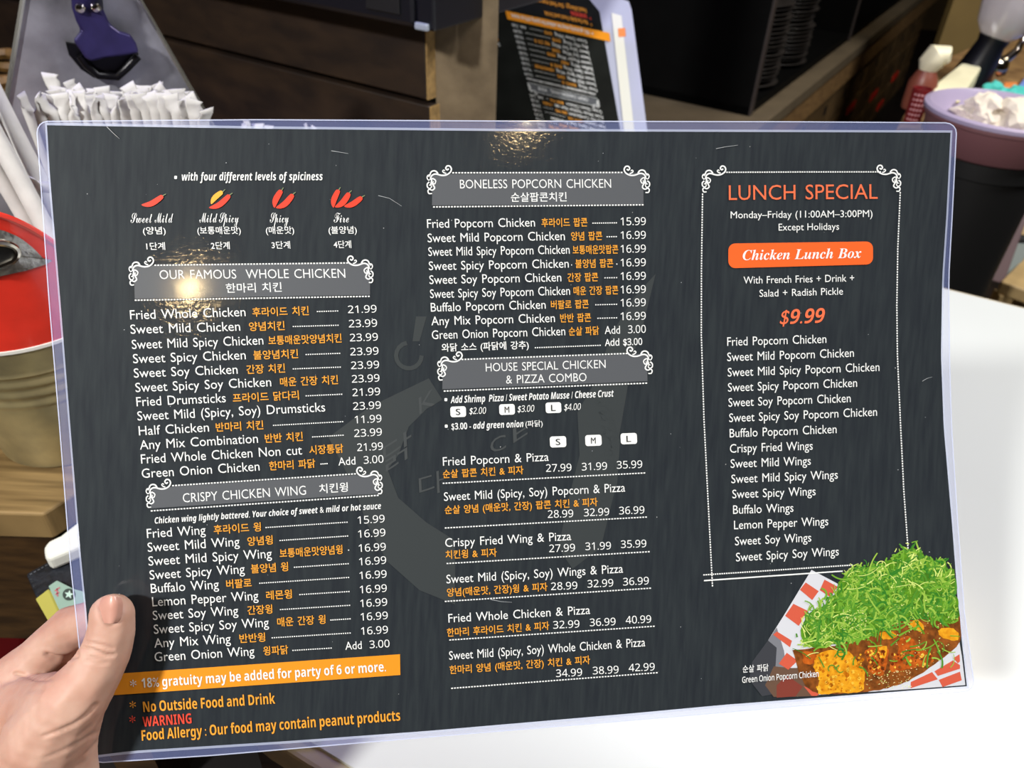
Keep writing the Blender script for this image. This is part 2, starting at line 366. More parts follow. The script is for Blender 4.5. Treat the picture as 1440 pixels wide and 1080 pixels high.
item_rows(170, 640, 3.6, [
 ((133, 420), (1336, 340), [('e', 'Fried Wing', 133, 430), ('k', '후라이드 윙', 472, 710), ('d', '', 732, 1152), ('p', '15.99', 1200, 1336)]),
 ((137, 490), (1340, 410), [('e', 'Sweet Mild Wing', 137, 602), ('k', '양념윙', 642, 770), ('d', '', 803, 1155), ('p', '16.99', 1202, 1340)]),
 ((141, 560), (1342, 482), [('e', 'Sweet Mild Spicy Wing', 141, 765), ('k', '보통매운맛양념윙', 805, 1123), ('d', '', 1150, 1158), ('p', '16.99', 1205, 1342)]),
 ((147, 630), (1344, 550), [('e', 'Sweet Spicy Wing', 147, 628), ('k', '불양념 윙', 660, 848), ('d', '', 876, 1158), ('p', '16.99', 1207, 1344)]),
 ((153, 698), (1346, 620), [('e', 'Buffalo Wing', 153, 497), ('k', '버팔로', 535, 663), ('d', '', 700, 1160), ('p', '16.99', 1209, 1346)]),
 ((160, 766), (1347, 692), [('e', 'Lemon Pepper Wing', 160, 697), ('k', '레몬윙', 737, 867), ('d', '', 903, 1162), ('p', '16.99', 1211, 1347)]),
 ((163, 835), (1349, 762), [('e', 'Sweet Soy Wing', 163, 595), ('k', '간장윙', 642, 768), ('d', '', 805, 1165), ('p', '16.99', 1213, 1349)]),
 ((168, 905), (1352, 830), [('e', 'Sweet Spicy Soy Wing', 168, 750), ('k', '매운 간장 윙', 793, 1037), ('d', '', 1060, 1167), ('p', '16.99', 1215, 1352)]),
 ((170, 975), (1353, 902), [('e', 'Any Mix Wing', 170, 557), ('k', '반반윙', 602, 732), ('d', '', 763, 1168), ('p', '16.99', 1217, 1353)]),
 ((172, 1045), (1361, 972), [('e', 'Green Onion Wing', 172, 677), ('k', '윙파닭', 722, 848), ('d', '', 868, 1072), ('a', 'Add', 1137, 1220), ('p', '3.00', 1260, 1361)])])
item_rows(580, 220, 4, [
 ((83, 402), (1313, 386), [('e', 'Fried Popcorn Chicken', 83, 690), ('k', '후라이드 팝콘', 727, 985), ('d', '', 1012, 1155), ('p', '15.99', 1172, 1313)]),
 ((86, 483), (1313, 463), [('e', 'Sweet Mild Popcorn Chicken', 86, 858), ('k', '양념 팝콘', 893, 1068), ('d', '', 1092, 1155), ('p', '16.99', 1172, 1313)]),
 ((90, 560), (1313, 540), [('e', 'Sweet Mild Spicy Popcorn Chicken', 90, 885), ('k', '보통매운맛팝콘', 902, 1158), ('p', '16.99', 1172, 1313)]),
 ((93, 640), (1313, 617), [('e', 'Sweet Spicy Popcorn Chicken', 93, 880), ('k', '불양념 팝콘', 917, 1130), ('d', '', 893, 899), ('d', '', 1147, 1155), ('p', '16.99', 1172, 1313)]),
 ((96, 718), (1313, 693), [('e', 'Sweet Soy Popcorn Chicken', 96, 838), ('k', '간장 팝콘', 873, 1045), ('d', '', 1080, 1157), ('p', '16.99', 1172, 1313)]),
 ((100, 797), (1313, 768), [('e', 'Sweet Spicy Soy Popcorn Chicken', 100, 887), ('k', '매운 간장 팝콘', 907, 1158), ('p', '16.99', 1172, 1313)]),
 ((104, 873), (1313, 842), [('e', 'Buffalo Popcorn Chicken', 104, 750), ('k', '버팔로 팝콘', 780, 992), ('d', '', 1028, 1157), ('p', '16.99', 1172, 1313)]),
 ((107, 950), (1313, 918), [('e', 'Any Mix Popcorn Chicken', 107, 802), ('k', '반반 팝콘', 832, 1005), ('d', '', 1040, 1157), ('p', '16.99', 1172, 1313)]),
 ((110, 1028), (1313, 992), [('e', 'Green Onion Popcorn Chicken', 110, 860), ('k', '순살 파닭', 880, 1050), ('a', 'Add', 1082, 1168), ('p', '3.00', 1213, 1313)])], h=12.2, hk=12.3, hp=11.2)
rows(170, 640, 3.6, [('Chicken wing lightly battered. Your choice of sweet & mild or hot sauce', 172, 347, 1318, 272, 8.6, dict(style='boldital', ws=1.0))])
rows(170, 230, 3.6, [('OUR FAMOUS  WHOLE CHICKEN', 197, 585, 1137, 578, 12.6, dict(bold=-.004)), ('한마리 치킨', 533, 654, 815, 648, 13.2, dict(style='ko', bold=.006)),
 ('with four different levels of spiciness', 310, 86, 1023, 84, 11, dict(style='boldital', ws=1.1)),
 ('Sweet Mild', 50, 300, 268, 299, 13.5, dict(style='script', bold=-.004, ws=1)), ('Mild Spicy', 398, 298, 597, 298, 13.5, dict(style='script', bold=-.004, ws=.5)), ('Spicy', 755, 298, 850, 298, 13.5, dict(style='script', bold=-.004)), ('Fire', 1078, 298, 1155, 298, 13.5, dict(style='script', bold=-.004))])
rows(170, 230, 3.6, [('(양념)', 113, 358, 228, 357, 10.5), ('(보통매운맛)', 388, 357, 608, 356, 10.5), ('(매운맛)', 735, 356, 878, 355, 10.5), ('(불양념)', 1052, 355, 1195, 354, 10.5),
 ('1단계', 130, 437, 225, 436, 10.5), ('2단계', 457, 434, 552, 433, 10.5), ('3단계', 764, 431, 858, 430, 10.5), ('4단계', 1078, 428, 1167, 427, 10.5)], style='ko', bold=.008)
rows(170, 640, 3.6, [('CRISPY CHICKEN WING', 315, 240, 938, 200, 12.6, dict(bold=-.004)), ('치킨윙', 1005, 194, 1150, 184, 13, dict(style='ko', bold=.008))])
rows(580, 220, 4, [('BONELESS POPCORN CHICKEN', 268, 180, 1118, 176, 12.2, dict(bold=-.004)), ('순살팝콘치킨', 555, 255, 868, 252, 13, dict(style='ko', bold=.008))])
rows(580, 460, 4, [('HOUSE SPECIAL CHICKEN', 413, 250, 1087, 230, 11.6, dict(bold=-.004)), ('& PIZZA COMBO', 527, 318, 980, 304, 11.6, dict(bold=-.004)),
 ('와닭 소스 (파닭에 강추)', 165, 138, 655, 122, 11.5, dict(style='ko', bold=.012)), ('Add $3.00', 1083, 106, 1293, 99, 9.5, dict(style='sans', bold=.012)),
 ('Add Shrimp  Pizza / Sweet Potato Musse / Cheese Crust', 215, 428, 1133, 391, 9.6, dict(style='boldital', ws=.9)),
 ('$2.00', 320, 490, 412, 487, 9.4, dict(style='num', shear=.15)), ('$3.00', 591, 479, 683, 475, 9.4, dict(style='num', shear=.15)), ('$4.00', 853, 469, 945, 465, 9.4, dict(style='num', shear=.15)),
 ('$3.00 - add green onion', 220, 577, 625, 562, 9.2, dict(style='boldital', ws=.9)), ('(파닭)', 636, 562, 733, 558, 9, dict(style='ko', bold=.006)),
 ('Fried Popcorn & Pizza', 172, 780, 767, 752, 12), ('순살 팝콘 치킨 & 피자', 172, 850, 625, 826, 11.8, KO),
 ('27.99', 752, 815, 895, 810, 10.8, PR), ('31.99', 953, 807, 1095, 802, 10.8, PR), ('35.99', 1150, 797, 1293, 792, 10.8, PR),
 ('Sweet Mild (Spicy, Soy) Popcorn & Pizza', 178, 978, 1197, 925, 12), ('순살 양념 (매운맛, 간장) 팝콘 치킨 & 피자', 183, 1052, 1042, 1006, 11.8, KO),
 ('28.99', 762, 1074, 905, 1069, 10.8, PR), ('32.99', 965, 1065, 1107, 1059, 10.8, PR), ('36.99', 1163, 1054, 1305, 1049, 10.8, PR)])
rows(580, 720, 4, [('Crispy Fried Wing & Pizza', 185, 197, 893, 158, 12), ('치킨윙 & 피자', 187, 264, 475, 250, 11.8, KO), ('27.99', 770, 227, 915, 221, 10.8, PR), ('31.99', 973, 215, 1117, 210, 10.8, PR), ('35.99', 1173, 203, 1316, 198, 10.8, PR),
 ('Sweet Mild (Spicy, Soy) Wings & Pizza', 192, 402, 1185, 341, 12), ('양념(매운맛, 간장)윙 & 피자', 195, 476, 760, 443, 11.8, KO), ('28.99', 780, 440, 928, 434, 10.8, PR), ('32.99', 985, 426, 1130, 419, 10.8, PR), ('36.99', 1185, 414, 1330, 407, 10.8, PR),
 ('Fried Whole Chicken & Pizza', 203, 622, 1000, 573, 12), ('한마리 후라이드 치킨 & 피자', 195, 702, 770, 662, 11.8, KO), ('32.99', 792, 657, 940, 650, 10.8, PR), ('36.99', 998, 643, 1143, 637, 10.8, PR), ('40.99', 1200, 629, 1343, 623, 10.8, PR),
 ('Sweet Mild (Spicy, Soy) Whole Chicken & Pizza', 207, 832, 1310, 755, 12), ('한마리 양념 (매운맛, 간장) 치킨 & 피자', 210, 912, 1000, 854, 11.8, KO), ('34.99', 808, 929, 955, 922, 10.8, PR), ('38.99', 1015, 914, 1160, 907, 10.8, PR), ('42.99', 1217, 898, 1363, 891, 10.8, PR)])
rows(960, 220, 4, [('LUNCH SPECIAL', 260, 245, 1097, 238, 20.5, dict(col='coral', bold=-.002)), ('Monday–Friday (11:00AM–3:00PM)', 270, 348, 1068, 340, 9.6, dict(ws=1.1)), ('Except Holidays', 540, 417, 880, 412, 9.6, dict(ws=1.1)),
 ('Chicken Lunch Box', 338, 583, 1005, 570, 13.6, dict(style='serif', ws=1.1, lift=.0005)), ('With French Fries + Drink +', 343, 716, 965, 703, 10, dict(ws=1.2)), ('Salad + Radish Pickle', 432, 790, 902, 777, 10, dict(ws=1.2)),
 ('$9.99', 545, 944, 790, 934, 20.5, dict(style='bold', col='coral', shear=.2))])
rows(960, 460, 2.919, [(s, a, b, c, d, 12) for s, a, b, c, d in [('Fried Popcorn Chicken', 183, 77, 590, 65), ('Sweet Mild Popcorn Chicken', 183, 140, 703, 122), ('Sweet Mild Spicy Popcorn Chicken', 185, 203, 808, 180),
 ('Sweet Spicy Popcorn Chicken', 186, 265, 716, 245), ('Sweet Soy Popcorn Chicken', 188, 327, 690, 308), ('Sweet Spicy Soy Popcorn Chicken', 191, 390, 798, 364), ('Buffalo Popcorn Chicken', 193, 453, 632, 435),
 ('Crispy Fried Wings', 194, 516, 534, 503), ('Sweet Mild Wings', 197, 578, 526, 565), ('Sweet Mild Spicy Wings', 200, 641, 637, 622), ('Sweet Spicy Wings', 204, 703, 546, 690), ('Buffalo Wings', 207, 767, 455, 758),
 ('Lemon Pepper Wings', 211, 830, 598, 813), ('Sweet Soy Wings', 215, 896, 528, 880), ('Sweet Spicy Soy Wings', 219, 962, 641, 937)]])
rows(1020, 740, 4, [('순살 파닭', 98, 824, 243, 814, 10.2, dict(style='ko', bold=.008, lift=.0008)), ('Green Onion Popcorn Chicken', 95, 881, 525, 846, 8.4, dict(style='sans', bold=.01, ws=.9, lift=.0008))])
rows(130, 880, 3.064, [('18% gratuity may be added for party of 6 or more.', 213, 267, 1265, 196, 13.2, dict(style='bold', ws=.9, lift=.0005)), ('*', 165, 283, 192, 281, 16, dict(style='bold', lift=.0005)),
 ('No Outside Food and Drink', 220, 372, 788, 335, 14.5, dict(style='bold', col='amber', ws=.9)), ('*', 163, 375, 190, 373, 16, dict(style='bold', col='amber')),
 ('WARNING', 218, 435, 428, 420, 14, dict(style='bold', col='red')), ('*', 162, 438, 188, 436, 16, dict(style='bold', col='red')),
 ('Food Allergy : Our food may contain peanut products', 213, 495, 1327, 408, 14.5, dict(style='bold', col='amber', ws=.9))])
# badges
for cx, cy, w_, h_, s in ((644.3, 579, 22, 15, 'S'), (713, 575.8, 22, 15, 'M'), (778.3, 573.3, 22, 15, 'L'), (784.8, 621.3, 23, 15.5, 'S'), (834.5, 619.3, 23, 15.5, 'M'), (884.3, 616.8, 23, 15.5, 'L')):
    pts = []
    for qx, qy, a in ((1, 1, 0), (-1, 1, 90), (-1, -1, 180), (1, -1, 270)):
        for k in range(5):
            r = math.radians(a + k * 22.5); x = qx * (w_ / 2 - 3.5) + 3.5 * math.cos(r); y = qy * (h_ / 2 - 3.5) + 3.5 * math.sin(r); pts.append((cx + x + y * .045, cy + y - x * .035))
    poly_px('size_badge', pts, 'white', .0003)
    text(s, cx - 3.2, cy + 4.6, cx + 3.2, cy + 4.4, 8.6, col='ink', style='gill', bold=0, lift=.0005)
# orange pill
q0 = [(1024.5, 342.5), (1228, 339.5), (1227.5, 372), (1024.5, 377)]
pts = []
for (cx, cy), a in (((1034, 352), 180), ((1218, 349.3), 270), ((1218, 362.3), 0), ((1034, 367.3), 90)):
    for k in range(7): r = math.radians(a + 15 * k); pts.append((cx + 9.7 * math.cos(r), cy + 9.7 * math.sin(r)))
poly_px('orange_pill', pts, 'orange', .00035)
subdiv_quad('gratuity_bar', [(112, 951), (562.5, 920), (563, 949.2), (112, 981)], 16, 1, 'amberbar', .0003)
# banners
for q, top, bot, o1, o2 in (
  ([(188, 373.5), (520.5, 370), (520.5, 414.7), (189.5, 420.3)], ((217, 373), (491, 369.7)), ((189.5, 422.2), (521.5, 416.7)), (186, 373.5), (519, 370)),
  ([(214, 686), (528, 666.5), (532, 694), (212, 715)], ((242, 683), (502, 666.2)), ((212, 718.5), (534, 696.4)), (210, 686), (532, 667)),
  ([(608, 245), (905, 243), (905, 287), (607.5, 288.8)], ((636, 243), (877, 242.5)), ((609, 291), (906.5, 288)), (605, 245), (908, 243.5)),
  ([(622.5, 507.5), (910, 497.5), (910.5, 536), (622, 547.5)], ((649, 505.5), (884, 497)), ((624, 550), (911.5, 538.7)), (620, 507), (912, 498))):
    subdiv_quad('banner_panel', q, 12, 2, 'banner', .00028)
    dotted(*top[0], *top[1]); dotted(*bot[0], *bot[1])
    ornament(*o1, 1, 1, -.03); ornament(*o2, -1, 1, -.05)
dotted(0, 0, 0, 0, 3.3, 2.2, 1.8, path=[(1018, 242.3), (1130, 241.8), (1240, 241.7)])
dotted(0, 0, 0, 0, 3.6, 2.3, 1.8, path=[(988, 272), (986.4, 380), (986.2, 470), (990, 590), (995, 690), (1002, 826)])
dotted(0, 0, 0, 0, 3.6, 2.3, 1.8, path=[(1266, 270), (1262.5, 350), (1261.2, 430), (1262, 500), (1266.5, 600), (1271, 690), (1277.5, 780)])
dotted(0, 0, 0, 0, 3.2, 2.2, 1.8, path=[(989, 808.5), (1200, 794.5)])
poly_px('solid_rule', [(990, 815.6), (1080, 809.3), (1185, 802.2), (1185, 804), (1080, 811.2), (990, 817.5)], 'white', .0003)
ornament(992, 244, .95, .95, 0); ornament(1262, 243, -.95, .95, 0)
for (a, b, c, d) in ((622.6, 679.7, 908.7, 665), (625.5, 742.5, 911.2, 727), (628, 792.5, 915, 775.7), (625.5, 845.8, 916.8, 827), (631.8, 900, 922, 880.5), (634.5, 968, 926.2, 945.8)):
    dotted(a, b, c, d, 4, 2.6, 1.7)
dotted(752, 489, 846, 485.5, 3.1, 1.9, 1.6)
for x, y in ((247, 249.5), (627, 562), (627.5, 599.3)):
    poly_px('bullet', [(x + 2.6 * math.cos(k * .7854) * (1 if k % 2 else .8), y + 2.8 * math.sin(k * .7854) * (1 if k % 2 else .8)) for k in range(8)], 'white', .0003)
# chilies
def chili(p0, p1, w_, col, bend=.12):
    a, b = V(p0), V(p1); d = b - a; n = V((-d.y, d.x)); mid = a + d * .45 + n * bend
    pts = catmull([tuple(a), tuple(a + d * .2 + n * bend * .7), tuple(mid), tuple(a + d * .8 + n * bend * .5), tuple(b)], 4)
    v, f = ribbon(pts, 0, 0, lambda t: w_ * max(.04, math.sin(min(1, t * 1.0) ** .8 * math.pi * .8) * (1 if t < .93 else (1 - t) / .07 * .8 + .2)))
    TEXTS.append(('chili_picture', v, f, col, .0004))
    v, f = ribbon([tuple(b), tuple(b + d.normalized() * 3 + V((1.5, -1)))], 1.6, .9); TEXTS.append(('chili_stem', v, f, 'stem', .00045))
chili((199, 288), (229, 275), 8, 'chilired'); chili((294, 292), (323, 274), 8, 'chilired'); chili((297, 287), (313, 269.5), 7.5, 'chiliamber', -.1)
chili((386, 292), (396, 267.5), 8.5, 'chilired', -.1); chili((388, 292), (412, 273), 8.5, 'chilired')
chili((469, 292), (476.5, 267), 8, 'chilired', -.1); chili((471, 291), (491, 271), 8.5, 'chilired'); chili((484, 290), (509, 277), 8, 'chilired', .1)
# faint picture behind the lettering
WM = [[(462, 615), (520, 572), (603, 532), (622, 562), (600, 575), (575, 600), (560, 640), (545, 660), (560, 700), (600, 735), (640, 760), (640, 850), (590, 830), (545, 790), (515, 735), (500, 690)],
      [(922, 385), (905, 455), (890, 500), (880, 560), (866, 640), (862, 700), (845, 770), (805, 800), (785, 770), (800, 700), (815, 640), (812, 580), (835, 540), (860, 470), (890, 420)],
      [(838, 560), (862, 580), (872, 620), (868, 680), (850, 740), (842, 700), (850, 650), (845, 600)], [(585, 445), (600, 445), (590, 480), (580, 480)]]
for q in WM: poly_px('faint_picture', q, 'faint', .00012)
v, f = ribbon([(575 + 18 * math.cos(a), 500 + 18 * math.sin(a)) for a in [k * .35 for k in range(14)]], 6); TEXTS.append(('faint_picture', v, f, 'faint', .00016))
for s, x, y, x2, y2, h in (('닭', 540, 665, 580, 640, 38), ('다', 590, 700, 625, 690, 30), ('K', 590, 585, 612, 570, 30), ('C', 690, 640, 712, 632, 26), ('E', 722, 625, 742, 612, 26)):
    text(s, x, y, x2, y2, h, col='faint2', style='ko', lift=.0002, name='faint_picture')

# ------------------------------------------------------------------ food photograph printed in the corner
FOOD = MB(); FOODLIFT = [0]
def fpx(x, y): return (1080 + x / 4.907, 760 + y / 4.907)
def fpoly(pts, mi, lift):
    if len(FOOD.v) > 6000: FOOD.add([S(*fpx(*p), lift) for p in pts], [tuple(range(len(pts)))], mi); return
    v, f = refine([fpx(*p) for p in pts], [tuple(range(len(pts)))]); FOOD.add([S(*p, lift) for p in v], f, mi)
def blob(pts, mi, lift, wob=12):
    q = catmull(pts + [pts[0]], 5)[:-1]; c = (sum(p[0] for p in q) / len(q), sum(p[1] for p in q) / len(q))
    q = [(min(1285 + y * .075, x + random.uniform(-wob, wob) * .4), y + random.uniform(-wob, wob) * .4) for x, y in q]
    if wob != 6 and wob != 5:
        v, f = refine([fpx(*p) for p in q], [tuple(range(len(q)))]); FOOD.add([S(*p, lift) for p in v], f, mi); return
    FOOD.add([S(*fpx(*c), lift)] + [S(*fpx(*p), lift) for p in q], [(0, i + 1, (i + 1) % len(q) + 1) for i in range(len(q))], mi)
fpoly([(300, 203), (480, 298), (560, 420), (420, 1060), (200, 1078), (40, 1060), (-60, 930), (-110, 840), (0, 690), (120, 500)], 0, .00022)
fpoly([(40, 868), (150, 880), (260, 880), (350, 950), (352, 1072), (190, 1078), (40, 1080), (-20, 1000)], 18, .00028)
fpoly([(-110, 840), (0, 690), (60, 740), (40, 1060), (-40, 1075), (-130, 960)], 15, .00026)
fpoly([(0, 690), (60, 600), (110, 760), (150, 1073), (40, 1078), (40, 800)], 16, .00025)
for q in ([(220, 340), (260, 290), (350, 350), (305, 412)], [(357, 343), (390, 270), (482, 320), (430, 392)], [(118, 520), (175, 437), (277, 487), (212, 590)], [(35, 650), (62, 628), (165, 692), (152, 737)], [(75, 850), (130, 775), (205, 830), (140, 892)]):
    fpoly(q, 1, .0003)
fpoly([(130, 930), (240, 1008), (190, 1076), (60, 1085), (60, 1000)], 17, .0003); fpoly([(245, 1003), (352, 1060), (335, 1073), (300, 1072)], 1, .0003)
fpoly([(690, 1046), (900, 900), (1310, 640), (1338, 800), (1362, 998), (1100, 1018)], 0, .00022)
for q in ([(985, 977), (1132, 908), (1172, 958), (985, 1020)], [(1148, 903), (1275, 828), (1325, 860), (1325, 885), (1172, 935)], [(1278, 812), (1322, 785), (1325, 835), (1310, 848)], [(1178, 962), (1325, 905), (1337, 965), (1205, 1012)]):
    fpoly(q, 1, .0003)
blob([(170, 760), (330, 740), (560, 700), (900, 560), (1316, 480), (1320, 700), (1180, 830), (1000, 950), (860, 1010), (690, 1040), (350, 1055), (230, 950)], 2, .00034)
blob([(335, 790), (440, 758), (560, 770), (610, 830), (668, 905), (660, 1000), (640, 1045), (480, 1052), (350, 1055), (352, 960), (315, 870)], 3, .00038)
for q in ([(668, 760), (760, 720), (830, 750), (820, 850), (790, 930), (700, 900)], [(850, 830), (900, 760), (900, 690), (980, 665), (1050, 740), (1140, 800), (1120, 850), (960, 890), (850, 910)], [(240, 770), (320, 770), (330, 840), (250, 850)]): blob(q, 4, .00038)
for q in ([(980, 580), (1020, 545), (1075, 590), (1050, 632)], [(1170, 620), (1250, 600), (1312, 640), (1300, 690), (1200, 672)], [(770, 640), (850, 625), (890, 660), (800, 685)], [(760, 740), (820, 730), (815, 800), (775, 810)]): blob(q, 3, .0004)
for k in range(190):
    x, y = random.uniform(335, 655), random.uniform(785, 1040); r = random.uniform(4, 15)
    blob([(x + r, y), (x, y + r), (x - r, y), (x, y - r)], random.choice((5, 3, 6, 3)), .00041, 6)
for k in range(130):
    x, y = random.choice(((random.uniform(850, 1120), random.uniform(760, 880)), (random.uniform(680, 800), random.uniform(760, 900)))); r = random.uniform(5, 14)
    blob([(x + r, y), (x, y + r), (x - r, y), (x, y - r)], random.choice((4, 7, 5, 2)), .00041, 5)
GREEN = [(240, 520), (290, 440), (430, 370), (505, 290), (510, 205), (570, 190), (625, 120), (640, 160), (700, 150), (722, 85), (735, 145), (830, 115), (852, 40), (900, 55), (970, 5), (1018, 5), (1060, 85), (1150, 125), (1248, 125), (1285, 200), (1305, 400), (1318, 560), (1150, 600), (1050, 545), (900, 585), (700, 680), (560, 725), (400, 750), (250, 735), (165, 715), (210, 630)]
blob([(260, 520), (440, 400), (530, 240), (640, 190), (860, 120), (1000, 50), (1150, 150), (1275, 210), (1300, 400), (1305, 540), (1050, 530), (880, 570), (680, 660), (400, 730), (230, 700)], 8, .00043, 30)
def inside(x, y, poly):
    c = False; j = len(poly) - 1
    for i in range(len(poly)):
        if (poly[i][1] > y) != (poly[j][1] > y) and x < (poly[j][0] - poly[i][0]) * (y - poly[i][1]) / (poly[j][1] - poly[i][1]) + poly[i][0]: c = not c
        j = i
    return c
rg = random.Random(5); n = 0
while n < 1000:
    late = n > 860
    x, y = rg.uniform(160, 1320), rg.uniform(0, 760)
    if late: x, y = rg.uniform(250, 1310), rg.uniform(500, 900)
    if not late and not inside(x, y, GREEN): n += .02; continue
    if late and not (rg.random() < .3 or inside(x, y, GREEN)): n += .05; continue
    n += 1
    a = rg.gauss(-.9, 1.1); cur = rg.gauss(0, .12) * (3 if rg.random() < .25 else 1); L_ = int(rg.uniform(5, 13)); st_ = rg.uniform(8, 17); pts = [(x, y)]
    for k in range(L_):
        a += cur; nx, ny = pts[-1][0] + st_ * math.cos(a), pts[-1][1] + st_ * math.sin(a)
        if ny < 2 or nx > 1278 + ny * .07 or not (late or inside(nx, ny, GREEN) or rg.random() < .45): break
        pts.append((nx, ny))
    if len(pts) < 3: continue
    t = rg.random() + (.25 if x < 450 and y > 450 else 0) + (.1 if y < 350 else -.05)
    mi = 8 if t < .09 else 9 if t < .24 else 10 if t < .48 else 11 if t < .70 else 12 if t < .95 else 13
    w_ = rg.uniform(6, 16) if mi != 13 else rg.uniform(4, 8)
    v, f = ribbon([fpx(*p) for p in pts], w_ / 4.907, w_ / 4.907 * .7)
    FOOD.add([S(*p, .00045 + .0002 * n / 1000) for p in v], f, mi)
for k in range(260):
    x, y = rg.choice(((rg.uniform(500, 680), rg.uniform(480, 620)), (rg.uniform(680, 1000), rg.uniform(900, 1020)), (rg.uniform(880, 1250), rg.uniform(380, 900)))); r = rg.uniform(3, 6)
    fpoly([(x - r, y), (x, y - r * .6), (x + r, y), (x, y + r * .6)], rg.choice((13, 14)), .00068)
foodmats = [mat('print_paper_white', (208, 210, 218), .3), mat('print_check_red', (206, 92, 70), .3), mat('print_shade_brown', (92, 52, 22), .3, rgb2=(150, 84, 34), nscale=300), mat('print_golden_crust', (206, 128, 20), .3, rgb2=(236, 172, 40), nscale=350),
            mat('print_brown_crust', (150, 64, 18), .3, rgb2=(204, 104, 34), nscale=350), mat('print_light_crust', (240, 188, 66), .3), mat('print_amber_crust', (190, 106, 16), .3), mat('print_dark_crust', (112, 44, 16), .3),
            mat('print_deep_green', (58, 104, 28), .3, rgb2=(96, 150, 34), nscale=250), mat('print_green_a', (52, 122, 40), .3), mat('print_green_b', (80, 140, 46), .3), mat('print_green_c', (112, 164, 52), .3), mat('print_green_d', (150, 186, 74), .3),
            mat('print_green_e', (216, 230, 132), .3), mat('print_sesame', (236, 224, 170), .3), mat('print_fade_dark', (62, 64, 70), .3), mat('print_fade_mid', (122, 124, 132), .3), mat('print_fade_red', (128, 62, 52), .3), mat('print_fade_brown', (104, 80, 66), .3)]
print('verts food', len(FOOD.v))

# ------------------------------------------------------------------ the held menu
mnu = thing('laminated_menu', S(700, 1000), 'large laminated black restaurant menu held up by the hand', 'menu')
TI = [(50, 176), (70, 176)]
def edgeL(y):  # left and right borders of the printed sheet
    return np.interp(y, [176, 250, 430, 600, 780, 865, 1070], [66, 70.5, 85.5, 99, 113.5, 122, 137])
def edgeR(y): return np.interp(y, [180, 300, 390, 500, 600, 740, 860, 968], [1337, 1331, 1325, 1323.3, 1327, 1339, 1348, 1360])
def edgeT(x): return np.interp(x, [60, 360, 720, 1340], [176, 181, 184.5, 186.5])
def edgeB(x): return np.interp(x, [137, 185, 414, 600, 885, 1020, 1360], [1062, 1056, 1041.5, 1028, 1003.5, 991, 965])
def outL(y): return np.interp(y, [170, 250, 420, 600, 780, 865, 1073], [50, 56, 68, 83, 97, 106, 128])
def outR(y): return np.interp(y, [172, 300, 390, 500, 600, 740, 860, 972], [1346.5, 1340, 1335, 1336, 1339, 1348, 1357, 1372])
def outT(x): return np.interp(x, [50, 360, 720, 1120, 1346], [170, 167.5, 169.5, 170.5, 172])
def outB(x): return np.interp(x, [128, 300, 600, 885, 1020, 1372], [1074, 1063, 1037.5, 1014, 1002.5, 972])
def quadmap(l, r, t, b):
    def fn(u, v):
        y = 180 + v * 800; x = 100
        for _ in range(12):
            x = l(y) * (1 - u) + r(y) * u; y = t(x) * (1 - v) + b(x) * v
        return x, y
    return fn
inner = quadmap(edgeL, edgeR, edgeT, edgeB); outer = quadmap(outL, outR, outT, outB)
sheet_m = mat('black_print', (36, 41, 47), .6, stretch=(90, 9, 9), nscale=5, rgb2=(45, 51, 55), detail=7, coat=.6, coat_rough=.07, spec=.12)
for x_, y_, pw_, r_ in ((268, 405, 5, .02), (742, 184, 3, .016)):
    p_ = S(x_, y_); n_ = (S(x_, y_ + 30) - S(x_, y_ - 30)).cross(S(x_ + 30, y_) - S(x_ - 30, y_)).normalized(); v_ = (CAM - p_).normalized()
    n_ = n_ if n_.dot(v_) > 0 else -n_
    bulb('pendant_bulb', p_ + (n_ * 2 * n_.dot(v_) - v_) * 1.7, pw_, (1, .72, .35), r_); print('bulb', p_ + (n_ * 2 * n_.dot(v_) - v_) * 1.7)
nt = sheet_m.node_tree; tcn = nt.nodes.new('ShaderNodeTexCoord'); sc_ = nt.nodes.new('ShaderNodeTexNoise'); sc_.inputs['Scale'].default_value = 420; sc_.inputs['Detail'].default_value = 5
bmp = nt.nodes.new('ShaderNodeBump'); bmp.inputs['Strength'].default_value = .1; bmp.inputs['Distance'].default_value = .0006
nt.links.new(tcn.outputs['Object'], sc_.inputs['Vector']); nt.links.new(sc_.outputs[0], bmp.inputs['Height']); nt.links.new(bmp.outputs[0], nt.nodes['Principled BSDF'].inputs['Coat Normal'])
sh = obj('printed_sheet', MB().grid(lambda u, v: S(*inner(u, v)), 64, 44), sheet_m, mnu, smooth=True, label='glossy black printed sheet')
obj('sheet_back', MB().grid(lambda u, v: S(*inner(u, v), -.0006), 40, 30), mat('white_back', (200, 200, 204), .5), mnu, smooth=True)
